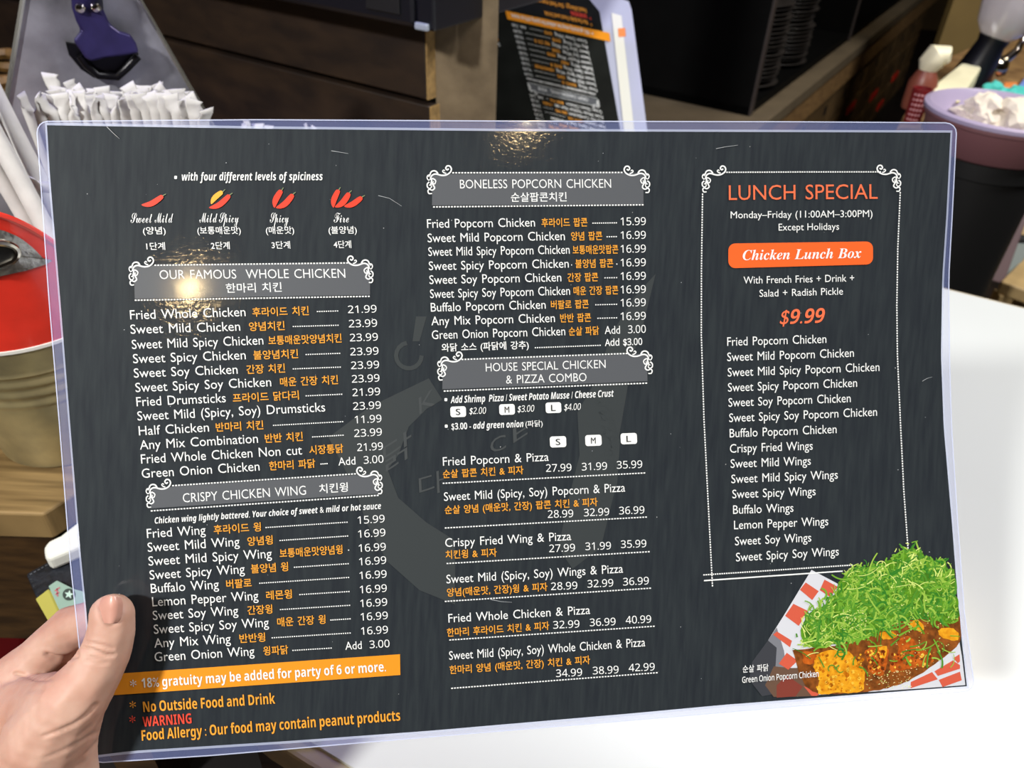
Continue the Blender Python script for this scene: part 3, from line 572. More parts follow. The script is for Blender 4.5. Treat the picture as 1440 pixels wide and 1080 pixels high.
# film margin all round, rounded corners
def rim(u0, du=0):                    # closed loop with rounded corners, in (u, v) of the outer quad
    pts = []; r = .013; ra = r * 1.5
    N = 40
    if u0:
        f_ = [k / N for k in range(N + 1)]
        return [(a, 0) for a in f_] + [(1, 0)] * 3 + [(1, a) for a in f_] + [(1, 1)] * 3 + [(1 - a, 1) for a in f_] + [(0, 1)] * 3 + [(0, 1 - a) for a in f_] + [(0, 0)] * 3
    side = [((r + (1 - 2 * r) * k / N), 0) for k in range(N + 1)] + [(1 - r + r * math.sin(a), ra - ra * math.cos(a)) for a in (.4, .8, 1.2)] + [(1, ra + (1 - 2 * ra) * k / N) for k in range(N + 1)] + [(1 - r + r * math.cos(a), 1 - ra + ra * math.sin(a)) for a in (.4, .8, 1.2)] \
        + [(1 - r - (1 - 2 * r) * k / N, 1) for k in range(N + 1)] + [(r - r * math.sin(a), 1 - ra + ra * math.cos(a)) for a in (.4, .8, 1.2)] + [(0, 1 - ra - (1 - 2 * ra) * k / N) for k in range(N + 1)] + [(r - r * math.cos(a), ra - ra * math.sin(a)) for a in (.4, .8, 1.2)]
    return side
loop = rim(0)
po_ = [outer(u, v) for u, v in loop]; pi_ = [inner(u, v) for u, v in rim(1)]; pic = [inner(u + (u < .5) * -.002 + (u > .5) * .002, v + (v < .5) * -.004 + (v > .5) * .004) for u, v in rim(1)]
def strip(A, B, la, lb):
    n = len(A); return MB().add([S(*p, la) for p in A] + [S(*p, lb) for p in B], [(i, (i + 1) % n, n + (i + 1) % n, n + i) for i in range(n)])
def mixp(A, B, t): return [(a[0] * (1 - t) + b[0] * t, a[1] * (1 - t) + b[1] * t) for a, b in zip(A, B)]
def shrink(A, px):                     # loop moved inwards by px pixels
    out = []
    for i, p in enumerate(A):
        a = V(A[i - 2]); b = V(A[(i + 2) % len(A)]); d = (b - a).normalized(); out.append((p[0] - d.y * px, p[1] + d.x * px))
    return out
film = film_mat('film_painted_sheen', (158, 172, 236), .24)  # bluish room reflection is put into the film's own colour
obj('film_margin', strip(po_, pi_, .0, .0), film, mnu, smooth=True, label='clear film border with painted bluish sheen')
seal = film_mat('film_seal', (214, 222, 250), .7)
obj('film_rim', strip(po_, shrink(po_, 1.6), .0003, .0003), seal, mnu, smooth=True, label='bright cut edge of the film')
obj('sheet_seal', strip(pic, pi_, .0002, .0002), film_mat('film_seal_soft', (205, 214, 240), .5), mnu, smooth=True, label='pale sealed line around the sheet')
INK = {'white': ('ink_white', (232, 234, 234)), 'amber': ('ink_amber', (232, 158, 56)), 'coral': ('ink_coral', (236, 112, 74)), 'red': ('ink_red', (222, 74, 56)), 'ink': ('ink_black', (30, 30, 32)), 'orange': ('ink_orange', (238, 100, 42)), 'amberbar': ('ink_amber_bar', (228, 146, 36)),
       'banner': ('ink_grey_banner', (86, 89, 94)), 'faint': ('ink_faint', (56, 61, 63)), 'faint2': ('ink_faint_letters', (66, 70, 72)), 'chilired': ('ink_chili_red', (222, 66, 46)), 'chiliamber': ('ink_chili_amber', (238, 172, 60)), 'stem': ('ink_stem', (120, 132, 96))}
def inkmat(c, dim=1):
    n, rgb = INK[c]; return mat(n, rgb, .5, spec=.2, coat=.35 if c in ('banner', 'faint', 'amberbar', 'orange') else 0, coat_rough=.09)
for name, vs, fs, col, lift in TEXTS:
    if len(fs) == 1 and name in ('faint_picture', 'solid_rule', 'size_badge', 'orange_pill'): vs, fs = refine(vs, fs)
    mb = MB(); mb.add([S(x, y, lift) for x, y in vs], fs)
    obj(name, mb, inkmat(col), sh)
dust = MB(); rd_ = random.Random(21)
for _ in range(70):
    x, y = rd_.uniform(90, 1310), rd_.uniform(200, 980); r = rd_.uniform(.25, .8)
    dust.add([S(x + r * math.cos(a), y + r * math.sin(a), .0009) for a in (0, 1.3, 2.5, 3.8, 5.1)], [(0, 1, 2, 3, 4)])
for pts_ in ([(1007, 209), (1020, 206.5), (1038, 204)], [(150, 178), (160, 188), (168, 195)], [(532, 275), (548, 279), (565, 290)], [(1297, 536), (1304, 532), (1311, 530)], [(690, 843), (705, 846), (720, 847)], [(1108, 300), (1112, 306)], [(466, 212), (490, 216)]):
    v, f = ribbon(pts_, .7, .3); dust.add([S(*p, .0009) for p in v], f)
obj('scuff_marks', dust, mat('scuff_white', (170, 174, 178), .6), sh, label='tiny white scratches and dust specks on the film', kind='stuff')
obj('food_photograph', FOOD, foodmats, sh, label='printed picture of fried chicken under green onion shreds')

# ------------------------------------------------------------------ second menu, upside down behind the post
def homog(src, dst):
    A = []
    for (x, y), (u, v) in zip(src, dst):
        A.append([x, y, 1, 0, 0, 0, -u * x, -u * y, -u]); A.append([0, 0, 0, x, y, 1, -v * x, -v * y, -v])
    return np.linalg.svd(np.array(A, float))[2][-1].reshape(3, 3)
H2 = homog([(140, 975), (562, 949), (205, 715), (540, 692)], [(848, 46), (711, 15), (842, 140), (741, 117)])
def M2(x, y):
    q = H2 @ np.array([x, y, 1.]); return q[0] / q[2], q[1] / q[2]
_c2 = [(886, 5, 1.16), (925, 300, 1.02), (640, -60, 1.30)]
_s2 = np.linalg.solve(np.array([[1, a, b] for a, b, _ in _c2]), np.array([1 / d for *_, d in _c2]))
def S2(px, py, lift=0): return P(px, py, 1 / (_s2[0] + _s2[1] * px + _s2[2] * py) - lift)
m2 = thing('upright_menu', S2(800, 320), 'second laminated menu standing upside down behind the wooden post', 'menu')
blk = mat('black_print_blurred', (22, 24, 22), .6, noise=.3, nscale=20, spec=.15)
def quad2(name, pts, m, lift, par, lab=None, thick=.0): 
    mb = MB(); p = [S2(*q, lift) for q in pts]
    if thick: mb.prism([S2(*q, lift - thick) for q in pts][::-1], (p[0] - S2(*pts[0], lift - thick)))
    else: mb.add(p, [tuple(range(len(p)))])
    return obj(name, mb, m, par, label=lab)
quad2('film_cover', [(600, -84), (868, -4), (884, 2), (888, 14), (925, 300), (600, 300)], film_mat('film_back_menu', (196, 200, 224), .8), 0, m2, 'film margin with whitish glare painted in', .001)  # film colour carries the whitish glare and the menus behind
s2 = quad2('printed_sheet', [(600, -74), (828, -2), (843, 16), (893, 300), (600, 300)], blk, .0012, m2)
quad2('paper_fold', [(860, 18), (874, 22), (905, 300), (890, 300)], mat('white_fold', (222, 222, 214), .5), .0014, m2, 'white paper strip showing at the edge')
quad2('orange_mark', [(869, 40), (879, 39), (880, 51), (870, 52)], mat('orange_mark', (232, 140, 80), .5), .002, m2, 'small orange mark')
cnt = 0
for name, vs, fs, col, lift in TEXTS:
    cx = sum(p[0] for p in vs) / len(vs); cy = sum(p[1] for p in vs) / len(vs)
    if cy < 480 or cx > 930 or name == 'faint_picture' or (cx > 600 and cy < 800): continue
    q = [M2(*p) for p in vs]
    if max(p[0] for p in q) > 868 or min(p[1] for p in q) < -80 or max(p[1] for p in q) > 290: continue
    mb = MB(); mb.add([S2(x, y, .0016 + lift * 2) for x, y in q], fs); obj(name, mb, inkmat(col), s2); cnt += 1
print('second menu pieces', cnt)
hb = S2(800, 300); hl = S2(640, 300); hr = S2(925, 300)
mh = thing('menu_stand', V((hb.x, hb.y, ZC)), 'dark wooden stand block holding the upside-down menu', 'stand')
dd = flat(hr - hl); nn = V((-dd.y, dd.x, 0))
obj('base', MB().box(V((hl.x, hl.y, ZC)) - dd * .0 + nn * .004, dd * (hr - hl).length, nn * .05, UP * .05), wood_side, mh, bevel=.003)
obj('back_rest', MB().box(V((hl.x, hl.y, ZC)) + nn * .04 + UP * .05, dd * (hr - hl).length, nn * .008, UP * .05), wood_side, mh, bevel=.002)

# ------------------------------------------------------------------ straws in their galvanised caddy
BC = on_z(247, 480, ZC)
galv = mat('galvanised_steel', (112, 112, 120), .42, metal=.45, rgb2=(170, 170, 182), nscale=22, bump=.1, detail=6)
cad = thing('straw_caddy', BC, 'galvanised steel straw caddy with a tall tapered back plate', 'caddy')
obj('tub', MB().lathe(BC, [(0, .002), (.058, .002), (.06, .0), (.062, .004), (.078, .115), (.08, .12), (.077, .121), (.075, .115), (.059, .006), (0, .006)], 40), galv, cad, smooth=True)
away = flat(BC - CAM); side = V((-away.y, away.x, 0)) * -1
PB = BC + away * .094 + UP * 0
plate = [on_vert(x, y, PB, side) for x, y in ((46, -90), (148, -90), (197, 0), (266, 120), (395, 338), (-26, 338), (9, 138), (32, 0))]
def inset(pts, t):
    c = sum(pts, V()) / len(pts); return [p + (c - p).normalized() * t for p in pts]
obj('back_plate', MB().prism(plate, away * .0015), galv, cad)
edge = MB()
for i in range(len(plate)): edge.tube([plate[i] - away * .001, plate[(i + 1) % len(plate)] - away * .001], .0022, 6)
obj('rolled_edge', edge, mat('bright_steel', (190, 188, 180), .25, metal=.9), cad, smooth=True, kind='stuff')
bo = [(100, -6), (101, 12), (107, 30), (114, 44), (108, 52), (103, 58), (112, 70), (121, 84), (130, 87), (150, 82), (175, 79), (196, 75), (192, 62), (184, 50), (168, 45), (155, 35), (146, 15), (142, 0), (135, -22), (104, -22)]
PO = PB - away * .022
op = thing('bottle_opener', on_vert(120, 84, PO, side), 'dark violet cast iron bottle opener bolted on the steel plate', 'bottle opener')
violet = mat('violet_enamel', (50, 44, 92), .3, metal=.35, noise=.2, nscale=60)
obj('body', MB().prism([on_vert(x, y, PO, side) for x, y in bo], away * .009), violet, op, bevel=.0025, seg=3)
obj('neck_plate', MB().prism([on_vert(x, y, PO, side) for x, y in ((101, -30), (142, -30), (146, 15), (140, 22), (108, 22), (102, 10))], away * .018 - away * .0), mat('dark_iron', (34, 34, 46), .4, metal=.5), op, bevel=.002)
hook = [(112, 78), (122, 92), (138, 106), (165, 108), (178, 96), (194, 79)]
obj('black_hood', MB().prism([on_vert(x, y, PO + away * .014, side) for x, y in ((92, 60), (97, 78), (114, 98), (132, 110), (168, 110), (180, 94), (196, 76), (150, 70))], away * .006), mat('black_iron', (14, 13, 18), .35, metal=.5), op, bevel=.001)  # black iron hood below the opener body
obj('cap_lifter', MB().tube([on_vert(x, y, PO + away * .008, side) for x, y in hook], .0035, 10), mat('black_iron', (14, 13, 18), .35, metal=.5), op, smooth=True, label='black curved cap lifter under the opener')
for x, y in ((113.5, 12), (134.5, 11)):
    p = on_vert(x, y, PO, side)
    obj('bolt', MB().lathe(p, [(0, .004), (.0028, .0034), (.0042, .0015), (.0045, 0)], 16, axis=-away), mat('chrome', (210, 204, 190), .12, metal=1), op, smooth=True)

paper = mat('straw_paper', (196, 194, 192), .7, noise=.06, nscale=90, bump=.25)
def straw_mesh(L_, seed, r=.0045):
    rr = random.Random(seed); mb = MB()
    n = 9; pts = []; rad = []; fl = []
    for k in range(n):
        t = k / (n - 1); pts.append(V((rr.uniform(-.0004, .0004), rr.uniform(-.0004, .0004), L_ * .9 * t))); rad.append(r); fl.append(1)
    bend = V((rr.uniform(-.35, .35), rr.uniform(-.3, .3), 1)).normalized()
    for d, f_, rw in ((.003, .6, 1.0), (.006, .25, 1.0), (.010, .16, .85), (.014, .12, 1.08)):
        pts.append(V((0, 0, L_ * .9)) + bend * d + V((rr.uniform(-.0012, .0012), rr.uniform(-.001, .001), 0))); rad.append(r * rw); fl.append(f_)
    mb.tube(pts, rad, 10, flat=fl)
    me = bpy.data.meshes.new('straw'); me.from_pydata(mb.v, [], mb.f); me.materials.append(paper)
    me.polygons.foreach_set('use_smooth', [True] * len(me.polygons)); return me
SM = [straw_mesh(.235, k) for k in range(6)]
def straw(top, bottom, k, label, group=None, full=True):
    o = bpy.data.objects.new('wrapped_straw', SM[k % 6]); COL.objects.link(o)
    d = (top - bottom); Ls = d.length; dn = d.normalized()
    o.location = top - dn * .2355; o.rotation_mode = 'QUATERNION'; o.rotation_quaternion = dn.to_track_quat('Z', 'Y') @ Matrix.Rotation(random.uniform(0, 6.28) if not full else random.choice((-.3, 0, .35, 2.9)), 4, 'Z').to_quaternion()
    tag(o, label, 'straw', group); return o
rs = random.Random(3)
ORD = 'first second third fourth fifth sixth seventh eighth ninth tenth eleventh twelfth thirteenth fourteenth fifteenth sixteenth seventeenth'.split()
front = [(42, 116), (60, 119), (76, 121), (92, 123), (107, 119), (122, 124), (137, 121), (151, 125), (166, 121), (182, 118), (197, 121), (211, 119), (225, 123), (240, 121), (254, 122), (267, 125), (281, 138)]
k = 0
for row, (dy, dd_) in enumerate(((0, 0), (-6, .018), (-9, .036), (-12, .055))):
    for i, (x, y) in enumerate(front):
        if row and (i + row) % 2 and rs.random() < .5: continue
        if row >= 2 and (i < 2 or i > 14): continue
        px = x + rs.uniform(-2.5, 2.5); py = y - 5 + dy * .8 + rs.uniform(-4, 4)
        D0 = .60 + dd_ - .0002 * abs(x - 160)
        top = P(px, py, D0); ang = (x - 160) / 125
        base = BC + side * (ang * .052) + away * (-.045 + dd_ * 1.6) + UP * .01
        lab_ = ('%s straw in the front row of the upright bunch' % ('leftmost' if i == 0 else 'rightmost' if i == 16 else ORD[i] + ' from the left')) if row == 0 else 'white wrapped straw in the rear rows of the bunch, only its tip showing'
        straw(top, base, k, lab_, 'wrapped straws in the front row' if row == 0 else 'wrapped straws in the rear rows', True); k += 1
for (px, py, D0), lab, b in (((24, 112, .585), 'straw tipping slightly left at the outer left corner of the bunch', (-.05, -.04)),
                          ((62, 86, .66), 'lone straw whose crimped tip sticks up highest before the steel plate', (-.03, .03)),
                          ((97, 94, .66), 'short straw with a crumpled tip standing behind the front row', (-.01, .03))):
    straw(P(px, py, D0), BC + side * b[0] + away * b[1] + UP * .01, k, lab); k += 1
LM = straw_mesh(.30, 11, .0064); 
for (px, py, D0), (qx, qy, D1), lab in (((-42, 60, .56), (92, 330, .58), 'wrapped straw leaning far left, uppermost of the leaning ones'), ((-75, 60, .53), (100, 390, .57), 'thick wrapped straw leaning left in the middle of the leaning ones'),
                                  ((-95, 85, .53), (88, 395, .585), 'lowest of the straws leaning left, with a ribbed sleeve seam')):
    t_, b_ = P(px, py, D0), P(qx, qy, D1); o = bpy.data.objects.new('wrapped_straw', LM); COL.objects.link(o); dn = (t_ - b_).normalized()
    o.location = t_ - dn * .3; o.rotation_mode = 'QUATERNION'; o.rotation_quaternion = dn.to_track_quat('Z', 'Y'); tag(o, lab, 'straw')
o = bpy.data.objects.new('wrapped_straw', SM[2]); COL.objects.link(o); t_ = P(24, 232, .55); b_ = P(110, 300, .60); dn = (t_ - b_).normalized(); o.location = t_ - dn * .2355; o.rotation_mode = 'QUATERNION'; o.rotation_quaternion = dn.to_track_quat('Z', 'Y')
tag(o, 'straw with a crumpled tip crossing the leaning straws beside the menu edge', 'straw')
# a few straw tips far behind the film, and a second caddy of them
p0 = P(352, 166, .80); B2 = V((p0.x, p0.y, ZC)) - V((0, .05, 0)) 
bx2 = thing('straw_box', B2, 'small black straw box hidden behind the menu top edge', 'box')
obj('body', MB().box(B2 - V((.03, .02, 0)), V((.10, 0, 0)), V((0, .05, 0)), UP * .12), mat('black_plastic', (16, 17, 24), .35), bx2, bevel=.003)
for i, (px, py) in enumerate(((342, 158), (352, 155), (364, 159), (375, 162), (434, 160), (444, 162))):
    straw(P(px, py, .78), B2 + V((-.02 + i * .013, 0, .03)), k, ('%s of the four straw tips peeping over the menu right of the bunch' % ('leftmost', 'second', 'third', 'rightmost')[i] if i < 4 else '%s of the two lone straw tips over the menu edge below the planks' % ('left', 'right')[i - 4]), 'straws in the small box'); k += 1
# wicker basket at far left
wk = P(-30, 120, .95); WB = V((wk.x, wk.y, ZC))
bk = thing('wicker_basket', WB, 'brown woven wicker basket at the far left behind the straws', 'basket')
mb = MB()
for r_ in range(11):
    h = .01 + r_ * .016
    mb.tube([WB + V(((.075 + .0025 * (-1) ** (r_ + q)) * math.cos(q / 32 * 6.283), (.075 + .0025 * (-1) ** (r_ + q)) * math.sin(q / 32 * 6.283), h)) for q in range(33)], .007, 6)
obj('woven_wall', mb, mat('wicker', (104, 76, 34), .6, noise=.35, nscale=80, bump=.4), bk, smooth=True, kind='stuff')
obj('bottom', MB().lathe(WB, [(0, 0), (.074, 0), (.074, .008), (0, .008)], 32), mat('wicker', (104, 76, 34)), bk)

# ------------------------------------------------------------------ red-topped tin bucket
RB = on_z(102, 600, ZC)
def prof_bucket():
    pr = [(0, .003), (.050, .003), (.052, 0), (.0545, .002), (.056, .012)]
    h = .012
    while h < .124:
        h += .002; r = .056 + (h - .012) * .14
        if .07 < h < .104: r += .0009 * math.sin((h - .07) * 620)
        pr.append((r, h))
    return pr
rb = thing('tin_bucket', RB, 'tin bucket with scratched red upper band at the left edge', 'bucket')
tin = mat('brass_tinged_tin', (140, 130, 98), .4, metal=.5, rgb2=(186, 170, 124), nscale=26, bump=.15, detail=6)
red = mat('red_enamel', (240, 58, 42), .28, noise=.12, nscale=30, coat=.6, detail=8)
obj('tin_body', MB().lathe(RB, prof_bucket(), 64), tin, rb, smooth=True)
hb_ = .124; r0 = .0714
obj('white_line', MB().lathe(RB, [(r0 - .0005, hb_), (r0 + .0012, hb_ + .0005), (r0 + .0012, hb_ + .003), (r0, hb_ + .0035)], 64), mat('white_enamel', (225, 222, 215), .4), rb, smooth=True)
toCam = flat(CAM - RB); tang = V((-toCam.y, toCam.x, 0))
# red band with a raised ear facing us
def ear(q):                             # q: angle from the ear centre
    a = abs(q); return .018 + (.092 * (.5 + .5 * math.cos(min(1, a / 1.15) * math.pi)))
EA = math.atan2(toCam.y, toCam.x) - .12
mb = MB(); n = 96
for lay in (0, -.0016):
    pass
def earpt(q, t, off=0):
    h = hb_ + .003 + t * ear(q); r = r0 + off + (h - hb_) * .14; return RB + V((math.cos(EA + q) * r, math.sin(EA + q) * r, h))
nq, nt_ = 144, 10
hole_q, hole_h = .0, hb_ + .080
for off in (0, -.0018):
    k0 = len(mb.v)
    for i in range(nq):
        q = -math.pi + 2 * math.pi * i / nq
        for j in range(nt_ + 1): mb.v.append(earpt(q, j / nt_, off))
    for i in range(nq):
        for j in range(nt_):
            a = k0 + i * (nt_ + 1) + j; b = k0 + ((i + 1) % nq) * (nt_ + 1) + j
            mb.f.append((a, b, b + 1, a + 1)); mb.mi.append(0)
obj('red_band', mb, red, rb, smooth=True)
ed = MB(); ed.tube([earpt(-math.pi + 2 * math.pi * i / nq, 1, -.0009) for i in range(nq + 1)], .0022, 8); obj('rolled_rim', ed, red, rb, smooth=True)
# silver handle plate with a grip slot
sv = MB(); R = []
def ep(x, h, off): # x metres along the band from the ear centre
    q = x / .08; rr = r0 + off + (h - hb_) * .14; return RB + V((math.cos(EA + q) * rr, math.sin(EA + q) * rr, h))
o1 = [(x * .80, .066 + (y - .052) * .72) for x, y in [(-.037, .052), (.037, .052), (.036, .06), (.030, .076), (.022, .090), (.010, .100), (-.010, .100), (-.022, .090), (-.030, .076), (-.036, .06)]]
o1 = catmull(o1 + [o1[0]], 4)[:-1]
i1 = [(math.cos(a) * .0165, .082 + math.sin(a) * .0100) for a in [math.atan2(y - .082, x) for x, y in o1]]
for off in (.0016,):
    A_ = [ep(x, hb_ + y, off) for x, y in o1]; B_ = [ep(x, hb_ + y, off + .0006) for x, y in i1]; m_ = len(A_)
    sv.add(A_ + B_, [(i, (i + 1) % m_, m_ + (i + 1) % m_, m_ + i) for i in range(m_)])
obj('handle_plate', sv, mat('scratched_silver', (176, 176, 172), .28, metal=.85, noise=.3, nscale=160, bump=.4), rb, smooth=True, label='scratched silver handle plate')
obj('grip_slot', MB().add([ep(0, hb_ + .082, .0012)] + [ep(x, hb_ + y, .0012) for x, y in i1], [(0, i + 1, (i + 1) % len(i1) + 1) for i in range(len(i1))]), mat('recess_black', (5, 5, 7)), rb, label='dark grip slot')
lip = MB(); lip.tube([ep(x, hb_ + y, .0024) for x, y in i1 + [i1[0]]], .0022, 8); obj('slot_lip', lip, mat('chrome', (210, 204, 190)), rb, smooth=True)

# ------------------------------------------------------------------ box, wallet, cards, white case
ZB = .775
sb = [on_z(x, y, ZB) for x, y in ((98, 812), (124, 792), (430, 800), (430, 985), (150, 1000), (112, 880))]
bx = thing('low_stool', sum(sb, V()) / 6 - UP * ZB, 'low dark wooden stool under the wallet beside the counter', 'stool')
obj('seat', MB().prism([p - UP * .03 for p in sb], UP * .03), wood_side, bx, bevel=.002)
cs = sum(sb, V()) / 6
for p in (sb[0], sb[2], sb[3], sb[4]):
    q = p.lerp(cs, .22); obj('leg', MB().box(V((q.x - .015, q.y - .015, 0)), V((.03, 0, 0)), V((0, .03, 0)), UP * (ZB - .03)), wood_side, bx)
def slab(px_pts, z, t): return MB().prism([on_z(x, y, z + t) - UP * t for x, y in px_pts], UP * t)
wl = thing('leather_wallet', on_z(110, 800, ZB + .001), 'black leather wallet with stitched edge showing left of the menu', 'wallet')
leather = mat('black_leather', (24, 27, 34), .5, noise=.4, nscale=180, bump=.8)
obj('cover', slab([(36, 806), (98, 772), (200, 720), (250, 800), (95, 872), (52, 843)], ZB + .001, .009), leather, wl, bevel=.002)
sbm = MB()
for i in range(14):
    a = V((42, 808)).lerp(V((118, 766)), i / 14); b = a + V((3.2, -1.8)); sbm.tube([on_z(a.x, a.y, ZB + .0102), on_z(b.x, b.y, ZB + .0102)], .0004, 5)
obj('stitching', sbm, mat('grey_thread', (92, 96, 104), .7), wl, kind='stuff')
yc = thing('yellow_card', on_z(60, 845, ZB + .0105), 'yellow plastic card tucked on the wallet, nearest the wooden counter', 'card')
obj('card', slab([(50, 842), (68, 828), (100, 850), (96, 885), (70, 877)], ZB + .0105, .0012), mat('yellow_card', (176, 170, 84), .4), yc, bevel=.0004)
tc_ = thing('teal_card', on_z(90, 830, ZB + .012), 'pale teal card with a round star emblem lying on the wallet', 'card')
obj('card', slab([(68, 824), (80, 816), (104, 828), (150, 840), (150, 880), (88, 868)], ZB + .0122, .0012), mat('teal_card', (142, 170, 158), .4), tc_, bevel=.0004)
zt_ = ZB + .0137
cc = V((97, 836))
obj('emblem', MB().add([on_z(cc.x + 9 * math.cos(a), cc.y + 8.5 * math.sin(a), zt_) for a in [k * .349 for k in range(18)]], [tuple(range(18))]), mat('emblem_dark', (54, 66, 64), .4), tc_, label='round dark emblem')
obj('star', MB().add([on_z(cc.x, cc.y, zt_ + .0003)] + [on_z(cc.x + (7 if k % 2 == 0 else 3) * math.cos(k * .6283 - 1.4), cc.y + (6.6 if k % 2 == 0 else 2.8) * math.sin(k * .6283 - 1.4), zt_ + .0003) for k in range(10)], [(0, k + 1, (k + 1) % 10 + 1) for k in range(10)]), mat('star_pale', (186, 214, 204), .4), tc_, label='pale star')
for (a, b) in (((77, 831), (84, 826)), ((78, 836), (83, 833)), ((80, 827), (81, 839))):
    v, f = ribbon([a, b], 1.6); obj('red_print', MB().add([on_z(*p, zt_) for p in v], f), mat('card_red', (190, 96, 110), .5), tc_)
wc = thing('white_case', on_z(100, 760, ZB + .012), 'white rounded plastic case resting on the far side of the wallet', 'case')
obj('shell', slab([(60, 770), (66, 760), (84, 752), (150, 700), (220, 700), (225, 720), (100, 772), (66, 786), (62, 780)], ZB + .0105, .014), mat('white_plastic', (228, 228, 220), .35), wc, bevel=.004, seg=3)

# ------------------------------------------------------------------ dark red bench and chrome fitting below
rd = [on_z(x, y, .42) for x, y in ((-160, 800), (40, 800), (40, 1000), (-160, 1100))]
rbn = thing('red_bench', sum(rd, V()) / 4 - UP * .42, 'dark red padded bench seat below the hand at the left', 'bench')
obj('cushion', MB().prism([p - UP * .07 for p in rd], UP * .07), mat('dark_red_vinyl', (86, 8, 12), .4, noise=.2, nscale=10), rbn, bevel=.01, seg=3)
obj('base', MB().prism([V((p.x, p.y, 0)).lerp(V((sum(r.x for r in rd) / 4, sum(r.y for r in rd) / 4, 0)), .08) for p in rd], UP * .35), mat('bench_base', (18, 12, 10), .6), rbn)
cp = [P(x, y, D) for x, y, D in ((120, 1110, .8), (200, 1100, .8), (247, 1086, .8), (259, 1068, .8), (252, 1050, .8), (236, 1030, .8))]
ch = thing('metal_stool', V((cp[2].x, cp[2].y, 0)), 'black stool with a bent chrome rail below the menu', 'stool')
obj('rail', MB().tube(catmull([tuple(p) for p in cp], 4), .0035, 10), mat('chrome', (210, 204, 190)), ch, smooth=True)
kp = P(220, 1068, .8); obj('knob', MB().lathe(kp - UP * .006, [(0, -.006), (.004, -.0045), (.0062, 0), (.004, .0045), (0, .006)], 20), mat('chrome', (210, 204, 190)), ch, smooth=True)
sq = P(250, 1200, .86)
obj('seat', MB().lathe(V((sq.x, sq.y, .46)), [(0, 0), (.14, 0), (.15, .01), (.15, .035), (.14, .045), (0, .045)], 40), mat('black_seat', (14, 9, 9), .5), ch, smooth=True)
for a in (0, 1.57, 3.14, 4.71): obj('leg', MB().tube([V((sq.x + .11 * math.cos(a), sq.y + .11 * math.sin(a), .46)), V((sq.x + .17 * math.cos(a), sq.y + .17 * math.sin(a), 0))], .012, 8), mat('black_metal', (22, 22, 24)), ch, smooth=True)

# ------------------------------------------------------------------ the hand
def voxel_body(caps, vox, smooth_it):
    bm = bmesh.new()
    for (a, ra), (b, rb_) in caps:
        a, b = V(a), V(b); n = max(2, int((b - a).length / (min(ra, rb_) * .45)) + 1)
        for k in range(n + 1):
            t = k / n; r = ra + (rb_ - ra) * t
            bmesh.ops.create_icosphere(bm, subdivisions=2, radius=r * 1.012, matrix=Matrix.Translation(a.lerp(b, t)))
    me = bpy.data.meshes.new('t'); bm.to_mesh(me); bm.free(); o = bpy.data.objects.new('t', me); COL.objects.link(o)
    m = o.modifiers.new('r', 'REMESH'); m.mode = 'VOXEL'; m.voxel_size = vox; m.use_smooth_shade = True
    s = o.modifiers.new('s', 'SMOOTH'); s.factor = .5; s.iterations = smooth_it
    dg = bpy.context.evaluated_depsgraph_get(); out = bpy.data.meshes.new_from_object(o.evaluated_get(dg)); bpy.data.objects.remove(o); return out
sd = sheetD
def H(px, py, D, r): return (P(px, py, D), r)
dS = .358
caps = []
def chain(*n):
    for a, b in zip(n, n[1:]): caps.append((a, b))
# thumb in front of the sheet
T0 = H(157.5, 866, dS - .0128, .0098); T1 = H(156, 890, dS - .0128, .0104); T2 = H(148, 920, dS - .0135, .0108); T3 = H(128, 955, dS - .015, .0122); T4 = H(98, 992, dS - .017, .0152); T5 = H(70, 1040, dS - .012, .0200)
chain(T0, T1, T2, T3, T4, T5)
# thenar, web and palm
chain(T5, H(55, 1100, dS - .006, .024), H(30, 1180, dS + .005, .028), H(-20, 1300, dS + .02, .027))
chain(H(104, 1022, dS - .010, .0105), H(104, 1060, dS - .010, .0100), H(98, 1120, dS - .004, .013))
chain(T4, H(60, 1000, dS + .002, .017), H(15, 1010, dS + .018, .019))
chain(H(15, 1010, dS + .018, .019), H(0, 1100, dS + .022, .026), H(-20, 1300, dS + .02, .027))
chain(H(-20, 1300, dS + .02, .027), H(-70, 1480, dS + .02, .028), H(-140, 1700, dS + .03, .032))
# index: knuckle off to the left, runs up behind the sheet
I0 = H(-5, 985, dS + .024, .0155); I1 = H(58, 925, dS + .026, .0120); I2 = H(100, 884, dS + .0245, .0112); I3 = H(140, 868, dS + .018, .0098); I4 = H(178, 866, dS + .0125, .0086)
chain(H(15, 1010, dS + .018, .019), I0, I1, I2, I3, I4)
# middle, ring and little finger curled behind the sheet
for a, b, c, d, e in (((0, 1010, .036, .0155), (60, 975, .046, .0125), (120, 935, .042, .0105), (185, 925, .028, .0095), (232, 925, .0125, .0088)),
                      ((-2, 1060, .044, .015), (60, 1035, .058, .0118), (118, 990, .05, .010), (180, 975, .032, .009), (222, 972, .0120, .0083)),
                      ((0, 1110, .046, .014), (50, 1085, .058, .0105), (98, 1045, .05, .0088), (150, 1014, .032, .008), (186, 1008, .0110, .0073))):
    nodes = [H(x, y, dS + z, r) for x, y, z, r in (a, b, c, d, e)]
    chain(H(0, 1100, dS + .022, .026), *nodes)
hm = voxel_body(caps, .0012, 9)
